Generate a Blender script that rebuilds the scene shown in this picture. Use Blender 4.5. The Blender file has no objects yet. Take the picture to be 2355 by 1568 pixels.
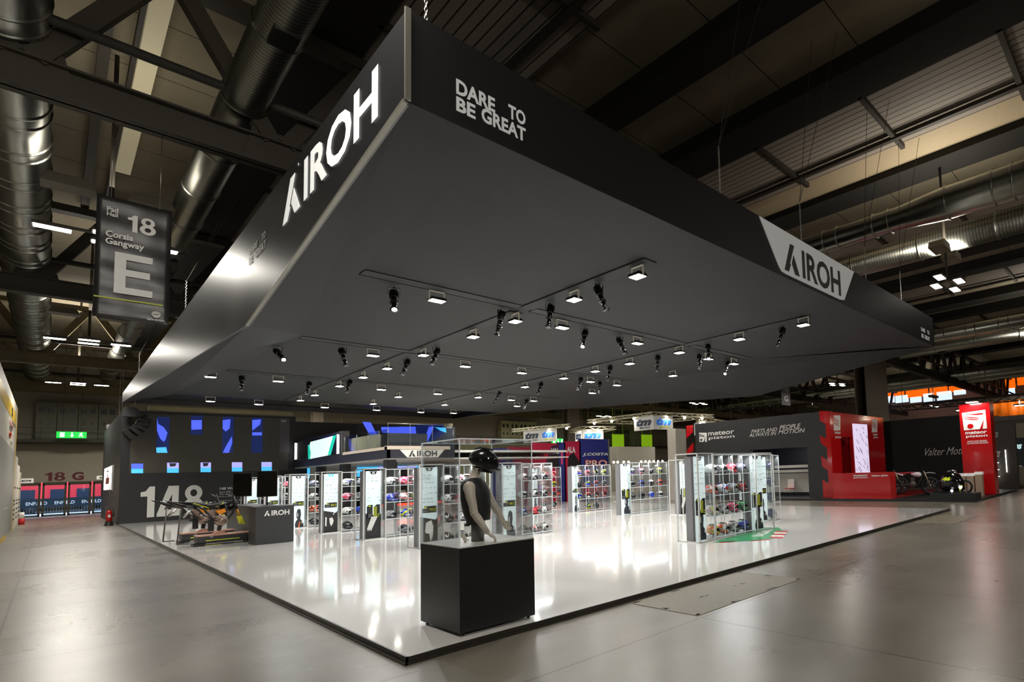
import bpy, bmesh, math, random
from mathutils import Vector, Matrix
random.seed(7)
SC = bpy.context.scene
COL = SC.collection
PI = math.pi

# ------------------------------------------------------------------ camera
W, H = 2355, 1568
F, CX, CY = 1250.7, 1635.2, 988.8
YAW, PITCH, ROLL = 0.68810, 0.06920, 0.03760
CAM = Vector((-2.382, -6.119, 1.9))
_ca, _sa, _cb, _sb, _cc, _sc = (math.cos(YAW), math.sin(YAW), math.cos(PITCH), math.sin(PITCH), math.cos(ROLL), math.sin(ROLL))
FW = Vector((_ca * _cb, _sa * _cb, _sb))
_r0 = Vector((_sa, -_ca, 0))
_d0 = FW.cross(_r0)
RT = _cc * _r0 + _sc * _d0
DN = -_sc * _r0 + _cc * _d0
cd = bpy.data.cameras.new('camera')
cd.sensor_width = 36
cd.lens = F / W * 36
cd.shift_x = (W / 2 - CX) / W
cd.shift_y = (CY - H / 2) / W
cd.clip_start = .05
cd.clip_end = 400
cam = bpy.data.objects.new('camera', cd)
COL.objects.link(cam)
cam.matrix_world = Matrix(((RT.x, -DN.x, -FW.x, CAM.x), (RT.y, -DN.y, -FW.y, CAM.y), (RT.z, -DN.z, -FW.z, CAM.z), (0, 0, 0, 1)))
SC.camera = cam


def at(px, py, ax, v):
    """point of the plane ax = v that the photograph shows at pixel (px, py)"""
    i = 'xyz'.index(ax)
    r = (px - CX) / F * RT + (py - CY) / F * DN + FW
    return CAM + r * ((v - CAM[i]) / r[i])


# ------------------------------------------------------------------ world, exposure
SC.view_settings.view_transform = 'Standard'
SC.view_settings.look = 'None'
SC.view_settings.gamma = 1
SC.view_settings.use_curve_mapping = False
SC.view_settings.exposure = 0.0
w = bpy.data.worlds.new('world')
SC.world = w
w.use_nodes = True
w.node_tree.nodes['Background'].inputs[0].default_value = (.42, .40, .36, 1)
w.node_tree.nodes['Background'].inputs[1].default_value = .05
SC.cycles.max_bounces = 7
SC.cycles.diffuse_bounces = 3
SC.cycles.glossy_bounces = 3
SC.cycles.transparent_max_bounces = 24
SC.cycles.transmission_bounces = 4
SC.cycles.sample_clamp_indirect = 4
SC.cycles.sample_clamp_direct = 30
SC.cycles.caustics_reflective = False
SC.cycles.caustics_refractive = False
SC.cycles.use_denoising = True
SC.cycles.use_adaptive_sampling = True
SC.cycles.adaptive_threshold = .03


def area_light(name, loc, size, size_y, power, color=(1, .96, .9), rot=(0, 0, 0), parent=None, spread=PI, shape='RECTANGLE'):
    ld = bpy.data.lights.new(name, 'AREA')
    ld.shape = shape
    ld.size = size
    if shape in ('RECTANGLE', 'ELLIPSE'):
        ld.size_y = size_y
    ld.energy = power
    ld.color = color
    ld.spread = spread
    o = bpy.data.objects.new(name, ld)
    COL.objects.link(o)
    o.location = loc
    o.rotation_euler = rot
    o.parent = parent
    return o


# ------------------------------------------------------------------ materials
def lin(h):
    h = h.lstrip('#')
    c = [int(h[i:i + 2], 16) / 255 for i in (0, 2, 4)]
    return tuple(x / 12.92 if x <= .04045 else ((x + .055) / 1.055) ** 2.4 for x in c) + (1,)


MATS = {}


def mat(name, h, rough=.5, metal=0, var=.06, scale=6, emit=None, es=0, coat=0, bump=0, spec=.5):
    if name in MATS:
        return MATS[name]
    m = bpy.data.materials.new(name)
    MATS[name] = m
    m.use_nodes = True
    nt = m.node_tree
    b = nt.nodes['Principled BSDF']
    c = lin(h)
    b.inputs['Roughness'].default_value = rough
    b.inputs['Metallic'].default_value = metal
    b.inputs['Specular IOR Level'].default_value = spec
    if coat:
        b.inputs['Coat Weight'].default_value = coat
        b.inputs['Coat Roughness'].default_value = .06
    tc = nt.nodes.new('ShaderNodeTexCoord')
    n = nt.nodes.new('ShaderNodeTexNoise')
    n.inputs['Scale'].default_value = scale
    n.inputs['Detail'].default_value = 4
    nt.links.new(tc.outputs['Object'], n.inputs['Vector'])
    mx = nt.nodes.new('ShaderNodeMix')
    mx.data_type = 'RGBA'
    mx.inputs['A'].default_value = tuple(x * (1 - var) for x in c[:3]) + (1,)
    mx.inputs['B'].default_value = tuple(min(1, x * (1 + var)) for x in c[:3]) + (1,)
    nt.links.new(n.outputs['Fac'], mx.inputs['Factor'])
    nt.links.new(mx.outputs['Result'], b.inputs['Base Color'])
    if bump:
        bp = nt.nodes.new('ShaderNodeBump')
        bp.inputs['Strength'].default_value = bump
        bp.inputs['Distance'].default_value = .01
        nt.links.new(n.outputs['Fac'], bp.inputs['Height'])
        nt.links.new(bp.outputs['Normal'], b.inputs['Normal'])
    if emit:
        b.inputs['Emission Color'].default_value = lin(emit)
        b.inputs['Emission Strength'].default_value = es
    return m


def glow(name, h, s):
    return mat(name, h, .5, emit=h, es=s)


def glass(name, tint='#fdfefe', refl=.12, edge=.0):
    """thin clear pane: transparent with a fresnel reflection"""
    if name in MATS:
        return MATS[name]
    m = bpy.data.materials.new(name)
    MATS[name] = m
    m.use_nodes = True
    nt = m.node_tree
    nt.nodes.remove(nt.nodes['Principled BSDF'])
    out = nt.nodes['Material Output']
    tr = nt.nodes.new('ShaderNodeBsdfTransparent')
    tr.inputs[0].default_value = lin(tint)
    gl = nt.nodes.new('ShaderNodeBsdfGlossy')
    gl.inputs['Roughness'].default_value = .03
    lw = nt.nodes.new('ShaderNodeFresnel')
    lw.inputs[0].default_value = 1.45
    ad = nt.nodes.new('ShaderNodeMath')
    ad.operation = 'MULTIPLY_ADD'
    ad.inputs[1].default_value = .55
    ad.inputs[2].default_value = 0
    nt.links.new(lw.outputs[0], ad.inputs[0])
    mx = nt.nodes.new('ShaderNodeMixShader')
    nt.links.new(ad.outputs[0], mx.inputs[0])
    nt.links.new(tr.outputs[0], mx.inputs[1])
    nt.links.new(gl.outputs[0], mx.inputs[2])
    last = mx
    if edge:
        df = nt.nodes.new('ShaderNodeBsdfDiffuse')
        df.inputs[0].default_value = (.9, .93, .93, 1)
        m2 = nt.nodes.new('ShaderNodeMixShader')
        m2.inputs[0].default_value = edge
        nt.links.new(mx.outputs[0], m2.inputs[1])
        nt.links.new(df.outputs[0], m2.inputs[2])
        last = m2
    nt.links.new(last.outputs[0], out.inputs['Surface'])
    return m


def mnode(nt, op, a, b=None, c=None):
    n = nt.nodes.new('ShaderNodeMath')
    n.operation = op
    for i, v in enumerate((a, b, c)):
        if v is None:
            continue
        if isinstance(v, (int, float)):
            n.inputs[i].default_value = v
        else:
            nt.links.new(v, n.inputs[i])
    return n.outputs[0]


def floor_material():
    m = bpy.data.materials.new('polished_concrete')
    m.use_nodes = True
    nt = m.node_tree
    b = nt.nodes['Principled BSDF']
    tc = nt.nodes.new('ShaderNodeTexCoord')
    sp = nt.nodes.new('ShaderNodeSeparateXYZ')
    nt.links.new(tc.outputs['Object'], sp.inputs[0])

    def noise(s, d=5, stretch=None, rough=.6):
        n = nt.nodes.new('ShaderNodeTexNoise')
        n.inputs['Scale'].default_value = s
        n.inputs['Detail'].default_value = d
        n.inputs['Roughness'].default_value = rough
        if stretch:
            mp = nt.nodes.new('ShaderNodeMapping')
            mp.inputs['Scale'].default_value = stretch
            mp.inputs['Rotation'].default_value = (0, 0, .5)
            nt.links.new(tc.outputs['Object'], mp.inputs[0])
            nt.links.new(mp.outputs[0], n.inputs['Vector'])
        else:
            nt.links.new(tc.outputs['Object'], n.inputs['Vector'])
        return n.outputs['Fac']
    big, mid, fine = noise(.3, 4, None, .5), noise(1.1, 6, (1, 1.3, 1), .55), noise(9, 5)
    # saw-cut joints every 4.3 m
    def line(coord, off, per, hw):
        t = mnode(nt, 'SUBTRACT', coord, off)
        t = mnode(nt, 'PINGPONG', t, per / 2)
        return mnode(nt, 'LESS_THAN', t, hw)
    jx = line(sp.outputs['Y'], 4.03, 4.31, .012)
    right = mnode(nt, 'GREATER_THAN', sp.outputs['X'], -.2)
    low = mnode(nt, 'LESS_THAN', sp.outputs['Y'], -1.45)
    left = mnode(nt, 'LESS_THAN', sp.outputs['X'], 0)
    jx = mnode(nt, 'MULTIPLY', jx, mnode(nt, 'GREATER_THAN', mnode(nt, 'ADD', left, mnode(nt, 'GREATER_THAN', sp.outputs['Y'], 0)), .5))
    jx2 = mnode(nt, 'MULTIPLY', line(sp.outputs['X'], 2.95, 2.73, .012), mnode(nt, 'MULTIPLY', low, right))
    jy = mnode(nt, 'LESS_THAN', mnode(nt, 'ABSOLUTE', mnode(nt, 'ADD', sp.outputs['X'], 2.76)), .014)
    jy2 = mnode(nt, 'LESS_THAN', mnode(nt, 'ABSOLUTE', mnode(nt, 'ADD', sp.outputs['Y'], 1.46)), .012)
    jy3 = line(sp.outputs['X'], 2.95, 10.9, .01)
    j = mnode(nt, 'MAXIMUM', mnode(nt, 'MAXIMUM', jx, jx2), mnode(nt, 'MAXIMUM', jy, jy2))
    cr = nt.nodes.new('ShaderNodeValToRGB')
    cr.color_ramp.elements[0].color = lin('#5f5b51')
    cr.color_ramp.elements[1].color = lin('#857f73')
    cr.color_ramp.elements[0].position = .25
    cr.color_ramp.elements[1].position = .78
    s = mnode(nt, 'MULTIPLY_ADD', mid, .55, mnode(nt, 'MULTIPLY', big, .45))
    s = mnode(nt, 'MULTIPLY_ADD', fine, .08, mnode(nt, 'SUBTRACT', s, .04))
    nt.links.new(s, cr.inputs[0])
    mx = nt.nodes.new('ShaderNodeMix')
    mx.data_type = 'RGBA'
    nt.links.new(mnode(nt, 'MULTIPLY', j, .7), mx.inputs['Factor'])
    nt.links.new(cr.outputs[0], mx.inputs['A'])
    mx.inputs['B'].default_value = lin('#2e2b27')
    nt.links.new(mx.outputs['Result'], b.inputs['Base Color'])
    rr = mnode(nt, 'MULTIPLY_ADD', big, .12, .22)
    nt.links.new(rr, b.inputs['Roughness'])
    b.inputs['Specular IOR Level'].default_value = .6
    return m


def ribbed(name, h1, h2, axis, period, duty=.15, rough=.5, metal=0, bump=.6):
    """stripes across one axis: slats, corrugation"""
    m = bpy.data.materials.new(name)
    MATS[name] = m
    m.use_nodes = True
    nt = m.node_tree
    b = nt.nodes['Principled BSDF']
    tc = nt.nodes.new('ShaderNodeTexCoord')
    sp = nt.nodes.new('ShaderNodeSeparateXYZ')
    nt.links.new(tc.outputs['Object'], sp.inputs[0])
    t = mnode(nt, 'PINGPONG', sp.outputs['XYZ'.index(axis)], period / 2)
    f = mnode(nt, 'LESS_THAN', t, period * duty / 2)
    mx = nt.nodes.new('ShaderNodeMix')
    mx.data_type = 'RGBA'
    nt.links.new(f, mx.inputs['Factor'])
    mx.inputs['A'].default_value = lin(h1)
    mx.inputs['B'].default_value = lin(h2)
    nt.links.new(mx.outputs['Result'], b.inputs['Base Color'])
    b.inputs['Roughness'].default_value = rough
    b.inputs['Metallic'].default_value = metal
    if bump:
        bp = nt.nodes.new('ShaderNodeBump')
        bp.inputs['Strength'].default_value = bump
        bp.inputs['Distance'].default_value = period * .3
        nt.links.new(t, bp.inputs['Height'])
        nt.links.new(bp.outputs['Normal'], b.inputs['Normal'])
    return m


# ------------------------------------------------------------------ mesh builder
class MB:
    def __init__(s):
        s.v, s.f, s.mi, s.sm = [], [], [], []
        s.mats = []
        s.cur = 0
        s.smooth = False

    def use(s, m):
        if m not in s.mats:
            s.mats.append(m)
        s.cur = s.mats.index(m)
        return s

    def add(s, vs, fs, smooth=None):
        k = len(s.v)
        s.v += [tuple(v) for v in vs]
        for f in fs:
            s.f.append(tuple(k + i for i in f))
            s.mi.append(s.cur)
            s.sm.append(s.smooth if smooth is None else smooth)
        return s

    def box(s, x0, x1, y0, y1, z0, z1):
        x0, x1 = min(x0, x1), max(x0, x1)
        y0, y1 = min(y0, y1), max(y0, y1)
        z0, z1 = min(z0, z1), max(z0, z1)
        return s.add([(x0, y0, z0), (x1, y0, z0), (x1, y1, z0), (x0, y1, z0), (x0, y0, z1), (x1, y0, z1), (x1, y1, z1), (x0, y1, z1)],
                     [(0, 3, 2, 1), (4, 5, 6, 7), (0, 1, 5, 4), (1, 2, 6, 5), (2, 3, 7, 6), (3, 0, 4, 7)], False)

    def obox(s, c, size, M):
        """oriented box: M is a 3x3 rotation"""
        h = [x / 2 for x in size]
        vs = []
        for z in (-1, 1):
            for x, y in ((-1, -1), (1, -1), (1, 1), (-1, 1)):
                vs.append(Vector(c) + M @ Vector((x * h[0], y * h[1], z * h[2])))
        return s.add(vs, [(0, 3, 2, 1), (4, 5, 6, 7), (0, 1, 5, 4), (1, 2, 6, 5), (2, 3, 7, 6), (3, 0, 4, 7)], False)

    def bar(s, a, b, w, h, up=(0, 0, 1)):
        a, b = Vector(a), Vector(b)
        d = (b - a).normalized()
        u = Vector(up)
        if abs(d.dot(u)) > .98:
            u = Vector((1, 0, 0))
        x = d.cross(u).normalized()
        z = x.cross(d).normalized()
        M = Matrix((x, d, z)).transposed()
        return s.obox((a + b) / 2, (w, (b - a).length, h), M)

    def tube(s, pts, rad, n=10, cap=True, closed=False):
        pts = [Vector(p) for p in pts]
        if isinstance(rad, (int, float)):
            rad = [rad] * len(pts)
        rings = []
        px = None
        for i, p in enumerate(pts):
            if closed:
                d = pts[(i + 1) % len(pts)] - pts[i - 1]
            else:
                d = pts[min(i + 1, len(pts) - 1)] - pts[max(i - 1, 0)]
            if d.length < 1e-9:
                d = Vector((0, 0, 1))
            d.normalize()
            if px is None:
                a = Vector((0, 0, 1)) if abs(d.z) < .9 else Vector((1, 0, 0))
                px = d.cross(a).normalized()
            else:
                px = (px - d * px.dot(d))
                if px.length < 1e-6:
                    px = d.orthogonal()
                px.normalize()
            y = d.cross(px)
            rings.append([p + (px * math.cos(2 * PI * k / n) + y * math.sin(2 * PI * k / n)) * rad[i] for k in range(n)])
        vs = [v for r in rings for v in r]
        fs = []
        m = len(rings)
        for i in range(m if closed else m - 1):
            j = (i + 1) % m
            for k in range(n):
                l = (k + 1) % n
                fs.append((i * n + k, i * n + l, j * n + l, j * n + k))
        if cap and not closed:
            fs.append(tuple(range(n))[::-1])
            fs.append(tuple((m - 1) * n + k for k in range(n)))
        return s.add(vs, fs, True)

    def loft(s, rings, cap=True, smooth=True):
        n = len(rings[0])
        vs = [v for r in rings for v in r]
        fs = []
        for i in range(len(rings) - 1):
            for k in range(n):
                l = (k + 1) % n
                fs.append((i * n + k, i * n + l, (i + 1) * n + l, (i + 1) * n + k))
        if cap:
            fs.append(tuple(range(n))[::-1])
            fs.append(tuple((len(rings) - 1) * n + k for k in range(n)))
        return s.add(vs, fs, smooth)

    def lathe(s, prof, c=(0, 0, 0), n=20, M=None, smooth=True):
        M = M or Matrix.Identity(3)
        rings = [[Vector(c) + M @ Vector((r * math.cos(2 * PI * k / n), r * math.sin(2 * PI * k / n), z)) for k in range(n)] for r, z in prof]
        return s.loft(rings, True, smooth)

    def ball(s, c, r, nu=14, nv=9, sc=(1, 1, 1)):
        prof = [(max(1e-4, math.sin(PI * i / nv)) * r, -math.cos(PI * i / nv) * r) for i in range(nv + 1)]
        rings = [[Vector(c) + Vector((a * math.cos(2 * PI * k / nu) * sc[0], a * math.sin(2 * PI * k / nu) * sc[1], z * sc[2])) for k in range(nu)] for a, z in prof]
        return s.loft(rings, True, True)

    def prism(s, poly, O, U, V, N, c0, c1):
        """polygon (a,b) in plane O,U,V pushed along N from c0 to c1"""
        O, U, V, N = Vector(O), Vector(U), Vector(V), Vector(N)
        n = len(poly)
        A = [O + U * a + V * b + N * c0 for a, b in poly]
        B = [O + U * a + V * b + N * c1 for a, b in poly]
        fs = [tuple(range(n)), tuple(range(2 * n - 1, n - 1, -1))]
        for i in range(n):
            j = (i + 1) % n
            fs.append((i, j, n + j, n + i))
        return s.add(A + B, fs, False)

    def build(s, name, m=None, parent=None, loc=None, bevel=0):
        me = bpy.data.meshes.new(name)
        me.from_pydata([tuple(v) for v in s.v], [], s.f)
        if m is not None and not s.mats:
            me.materials.append(m)
        for q in s.mats:
            me.materials.append(q)
        for p, i, k in zip(me.polygons, s.mi, s.sm):
            p.use_smooth = k
            if s.mats:
                p.material_index = i
        bm = bmesh.new()
        bm.from_mesh(me)
        bmesh.ops.recalc_face_normals(bm, faces=bm.faces)
        bm.to_mesh(me)
        bm.free()
        me.update()
        o = bpy.data.objects.new(name, me)
        COL.objects.link(o)
        if loc is not None:
            o.location = loc
        if parent is not None:
            o.parent = parent
        if bevel:
            md = o.modifiers.new('bevel', 'BEVEL')
            md.width = bevel
            md.segments = 2
            md.limit_method = 'ANGLE'
        return o


def tag(o, label=None, cat=None, group=None, kind=None):
    if label:
        o['label'] = label
    if cat:
        o['category'] = cat
    if group:
        o['group'] = group
    if kind:
        o['kind'] = kind
    return o


def empty(name, loc=(0, 0, 0), rz=0):
    o = bpy.data.objects.new(name, None)
    o.empty_display_size = .1
    COL.objects.link(o)
    o.location = loc
    o.rotation_euler = (0, 0, rz)
    return o


def thing(name, label, cat, loc=(0, 0, 0), rz=0, group=None):
    return tag(empty(name, loc, rz), label, cat, group)


def struct(o):
    o['kind'] = 'structure'
    return o


def kids(o):
    return [c for c in bpy.data.objects if c.parent == o]


KID = {}


def copy_tree(o, parent=None):
    c = o.copy()
    COL.objects.link(c)
    if parent is not None:
        c.parent = parent
    if o.name not in KID:
        KID[o.name] = kids(o)
    for ch in KID[o.name]:
        copy_tree(ch, c)
    return c


# ------------------------------------------------------------------ lettering
def glyph_mesh(txt, bold=.02, shear=0, spacing=1.0):
    cu = bpy.data.curves.new('lettering', 'FONT')
    cu.body = txt
    cu.size = 1
    cu.offset = bold
    cu.shear = shear
    cu.space_character = spacing
    cu.space_line = .82
    cu.resolution_u = 3
    ob = bpy.data.objects.new('lettering', cu)
    COL.objects.link(ob)
    bpy.context.view_layer.update()
    dg = bpy.context.evaluated_depsgraph_get()
    me = bpy.data.meshes.new_from_object(ob.evaluated_get(dg))
    vs = [(v.co.x, v.co.y) for v in me.vertices]
    fs = [tuple(p.vertices) for p in me.polygons]
    bpy.data.objects.remove(ob)
    bpy.data.curves.remove(cu)
    bpy.data.meshes.remove(me)
    return vs, fs


def text_into(mb, txt, O, U, V, N, a0, a1, b0, b1, c=.004, bold=.02, shear=0, spacing=1.0):
    """lettering fitted into the rectangle a0..a1 x b0..b1 of the plane O,U,V, lying c in front of it"""
    vs, fs = glyph_mesh(txt, bold, shear, spacing)
    if not vs:
        return mb
    x0, x1 = min(v[0] for v in vs), max(v[0] for v in vs)
    y0, y1 = min(v[1] for v in vs), max(v[1] for v in vs)
    O, U, V, N = Vector(O), Vector(U), Vector(V), Vector(N)
    out = []
    for x, y in vs:
        a = a0 + (x - x0) / (x1 - x0) * (a1 - a0)
        b = b0 + (y - y0) / (y1 - y0) * (b1 - b0)
        out.append(O + U * a + V * b + N * c)
    return mb.add(out, fs, False)


def helmet_brand(mb, O, U, V, N, a0, a1, b0, b1, c=.004):
    """the five-letter brand word with its slanted first letter"""
    w, h = a1 - a0, b1 - b0
    aw = w * .235
    A1 = [(0, 0), (.27, 0), (.43, .28), (.36, .28), (.70, 1), (.44, 1)]
    A2 = [(.50, .34), (.64, .66), (1.0, 0), (.70, 0)]
    for P in (A1, A2):
        mb.prism([(a0 + x * aw, b0 + y * h * .98) for x, y in P], O, U, V, N, c * .5, c)
    bar_ = w * .052
    text_into(mb, 'IROH', O, U, V, N, a0 + w * .285, a1, b0, b1, c, bold=.028, spacing=1.0)
    return mb


def big_digits(mb, spans, O, U, V, N, b0, b1, c):
    """heavy grotesque figures; spans = [(figure, a0, a1), ...]"""
    for ch, a0, a1 in spans:
        w_, h_ = a1 - a0, b1 - b0
        T = lambda pts: [(a0 + x * w_, b0 + y * h_) for x, y in pts]
        if ch == '1':
            mb.prism(T([(0, .68), (0, .82), (.35, .85), (.62, 1), (1, 1), (1, 0), (.48, 0), (.48, .68)]), O, U, V, N, c * .5, c)
        elif ch == '4':
            mb.prism(T([(0, 0), (1, 0), (1, .22), (.066, .22), (0, .1)]), O, U, V, N, c * .5, c)
            mb.prism(T([(.066, .22), (.30, .22), (.62, .72), (.62, 1), (.46, 1)]), O, U, V, N, c * .5, c)
            mb.prism(T([(.62, .22), (.9, .22), (.9, 1), (.62, 1)]), O, U, V, N, c * .5, c)
        else:
            Ov, Uv, Vv, Nv = Vector(O), Vector(U), Vector(V), Vector(N)
            for cy, rx, ry, ix, iy, cc in ((.735, .43, .265, .17, .12, c), (.29, .5, .29, .2, .13, c * 1.2)):
                n = 32
                vs = []
                for k in range(n):
                    t = 2 * PI * k / n
                    for qx, qy in ((rx, ry), (ix, iy)):
                        vs.append(Ov + Uv * (a0 + (.5 + qx * math.cos(t)) * w_) + Vv * (b0 + (cy + qy * math.sin(t)) * h_) + Nv * cc)
                mb.add(vs, [(2 * k, 2 * ((k + 1) % n), 2 * ((k + 1) % n) + 1, 2 * k + 1) for k in range(n)], False)
    return mb


XU, YU, ZU = Vector((1, 0, 0)), Vector((0, 1, 0)), Vector((0, 0, 1))

# ================================================================== THE HALL
ZP = .075                                   # top of the white stand floor
NX, NY = -XU, -YU                           # signs face -X (read along -Y) or -Y (read along +X)
BLACK = mat('black_board', '#1b1b1c', .42)
DGREY = mat('dark_grey_board', '#2a2a2b', .5)
WHITE = mat('white_laminate', '#dedcd6', .35)
STEEL = mat('dark_steel', '#3a342a', .6, var=.12)
SILVER = mat('brushed_aluminium', '#b9b9b6', .3, metal=1)
CHROME = mat('chrome', '#d8d8d8', .12, metal=1)
LETTER = mat('white_lettering', '#f0efeb', .5)
BEIGE = mat('beige_panel', '#b9ac8c', .6)

b = MB()
b.box(-30, 100, -30, 64, -.2, 0)
struct(b.build('floor', floor_material()))

roofm = bpy.data.materials.new('roof_panels')
roofm.use_nodes = True
_nt = roofm.node_tree
_tc = _nt.nodes.new('ShaderNodeTexCoord')
_sp = _nt.nodes.new('ShaderNodeSeparateXYZ')
_nt.links.new(_tc.outputs['Object'], _sp.inputs[0])
_l = mnode(_nt, 'LESS_THAN', mnode(_nt, 'PINGPONG', mnode(_nt, 'SUBTRACT', _sp.outputs['Y'], .1), 1.4), .018)
_n = _nt.nodes.new('ShaderNodeTexNoise')
_n.inputs['Scale'].default_value = .8
_n.inputs['Detail'].default_value = 5
_nt.links.new(_tc.outputs['Object'], _n.inputs['Vector'])
_mx = _nt.nodes.new('ShaderNodeMix')
_mx.data_type = 'RGBA'
_mx.inputs['A'].default_value = lin('#847a66')
_mx.inputs['B'].default_value = lin('#9c917c')
_nt.links.new(_n.outputs['Fac'], _mx.inputs['Factor'])
_m2 = _nt.nodes.new('ShaderNodeMix')
_m2.data_type = 'RGBA'
_nt.links.new(_l, _m2.inputs['Factor'])
_nt.links.new(_mx.outputs['Result'], _m2.inputs['A'])
_m2.inputs['B'].default_value = lin('#2c2822')
_bs = _nt.nodes['Principled BSDF']
_nt.links.new(_m2.outputs['Result'], _bs.inputs['Base Color'])
_bs.inputs['Roughness'].default_value = .8
b = MB()
b.box(-30, 100, -30, 64, 14.6, 14.8)
struct(b.build('ceiling', roofm))
# concrete roof beams along the hall, dark
BEAM = mat('roof_beam', '#1d1b17', .85, var=.15)
i = 1
for x0, x1 in ((-13.4, -12.0), (-8.6, -7.6), (1.7, 2.95), (9.2, 10.15), (12.95, 14.5), (20.0, 21.5), (24.2, 25.2), (31.2, 32.4), (35.0, 36.2), (42.4, 43.8), (46.5, 47.5), (53.6, 55), (57, 58.2), (65, 66.5), (76, 77.5)):
    b = MB()
    b.box(x0, x1, -30, 63.9, 14.0, 14.6)
    struct(b.build('trim_%d' % i, BEAM))
    i += 1
# slatted bays between the beams, with a service rail and cross bars
SLAT = ribbed('pale_slats', '#a3988c', '#2e2a24', 'X', .29, .14, .7, bump=0)
LEDGE = mat('pale_coving', '#b4a284', .7)
for k, (x0, x1) in enumerate(((2.95, 6.75), (14.5, 18.3), (25.2, 29.0), (36.2, 40.0), (47.5, 51.3), (58.2, 62.0))):
    t = thing('ceiling_grille', ('pale slatted ceiling bay directly above the stand canopy', 'pale slatted ceiling bay over the walkway right of the canopy', 'slatted ceiling bay beyond the second pair of round ducts', 'slatted ceiling bay above the red booth tower', 'far slatted ceiling bay towards the orange panels', 'farthest slatted ceiling bay by the end wall')[k], 'ceiling grille', (x0, 0, 14.2), group='slatted ceiling bays')
    b = MB()
    b.box(0, x1 - x0, -24, 60, 0, .12)
    b.build('slats', SLAT, t)
    b = MB()
    b.box(x1 - x0 - .9, x1 - x0 - .72, -24, 60, -.25, -.1)
    b.build('rail', STEEL, t)
    for n, yy in enumerate((-11.85, -7.65, -3.45, .75, 4.95, 9.15, 13.4, 17.6, 21.8)):
        b = MB()
        b.box(-.1, x1 - x0 + .1, yy - .08, yy + .08, -.2, -.02)
        b.build('cross_bar', STEEL, t)
    if k in (1, 2):
        b = MB()
        b.box(x1 - x0, x1 - x0 + 1.7, -24, 60, .1, .3)
        b.build('coving', LEDGE, t)
# outer walls
HW = mat('hall_wall', '#a8a090', .8, var=.08)
b = MB()
b.box(-30, 100, 64, 64.4, 2.75, 14.6)
b.box(-30, -4.2, 64, 64.4, 0, 2.75)
b.box(1.4, 100, 64, 64.4, 0, 2.75)
struct(b.build('wall_back', HW))
b = MB()
b.box(-30.3, -30, -30, 64.4, 0, 14.6)
struct(b.build('wall_left', HW))
b = MB()
b.box(100, 100.3, -30, 64.4, 0, 14.6)
struct(b.build('wall_right', HW))
b = MB()
b.box(-30, 100, -30.3, -30, 0, 14.6)
struct(b.build('wall_front', HW))

# entrance 18 G: four glazed doors in the back wall
DOORF = mat('bronze_door_frame', '#4b4638', .4, metal=.4)
PANE = glass('door_glass', '#dfe8ee', .1)
for i, (x0, x1) in enumerate(((-4.15, -2.86), (-2.78, -1.5), (-1.43, -.15), (-.07, 1.2))):
    b = MB()
    for a in ((x0, x0 + .12, 0, 2.62), (x1 - .12, x1, 0, 2.62), (x0, x1, 2.5, 2.75), (x0, x1, 0, .12)):
        b.box(a[0], a[1], 63.9, 64.05, a[2], a[3])
    d = struct(b.build('door_%d' % (i + 1), DOORF))
    b = MB()
    b.box(x0 + .12, x1 - .12, 63.96, 63.98, .12, 2.5)
    b.build('pane', PANE, d)
    b = MB()
    b.tube([(x1 - .17, 63.82, 1.0), (x1 - .17, 63.82, 1.3)], .02)
    b.build('door_handle', BLACK, d)
# outside the doors
b = MB()
b.box(-12, 10, 64.4, 84, -.2, -.01)
tag(b.build('outdoor_paving', mat('pale_asphalt', '#8d94a3', .8)), 'pale blue grey paving seen through the entrance doors', 'paving')
tr = thing('trailer', 'red exhibition trailer parked outside the glass doors', 'trailer', (-1.5, 74, 0))
b = MB()
b.box(-2.9, 2.3, 0, 2.4, .7, 3.6)
b.build('body', mat('red_paint', '#b8232e', .4), tr)
for x in (-2.2, -.4, 1.2):
    b = MB()
    b.box(x - .45, x + .45, -.05, .0, 1.2, 2.2)
    b.build('window', mat('dark_window', '#252b3a', .2), tr)
for x in (-2, 1.5):
    b = MB()
    b.tube([(x, .1, .4), (x, .4, .4)], .4, 16)
    b.build('wheel', BLACK, tr)
fence = thing('barrier', 'crowd barrier with a dark lettered banner outside the doors', 'barrier', (-1.5, 68, 0))
b = MB()
for x in [k * .16 - 4 for k in range(50)]:
    b.box(x - .01, x + .01, 0, .02, .15, 1.1)
b.box(-4, 4, -.01, .03, .1, .14)
b.box(-4, 4, -.01, .03, 1.08, 1.12)
b.build('rails', SILVER, fence)
b = MB()
b.use(mat('navy_banner', '#1c2a38', .6))
b.box(-4, 4, -.04, -.02, .62, 1.42)
b.use(LETTER)
for k in range(5):
    text_into(b, 'ENFIELD', (0, -.045, 0), XU, ZU, NY, -3.7 + k * 1.55, -2.55 + k * 1.55, .88, 1.15)
b.build('banner', None, fence)
area_light('daylight_outside', (-1.5, 70, 7), 12, 10, 5200, (.75, .87, 1), (0, 0, 0))

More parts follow.
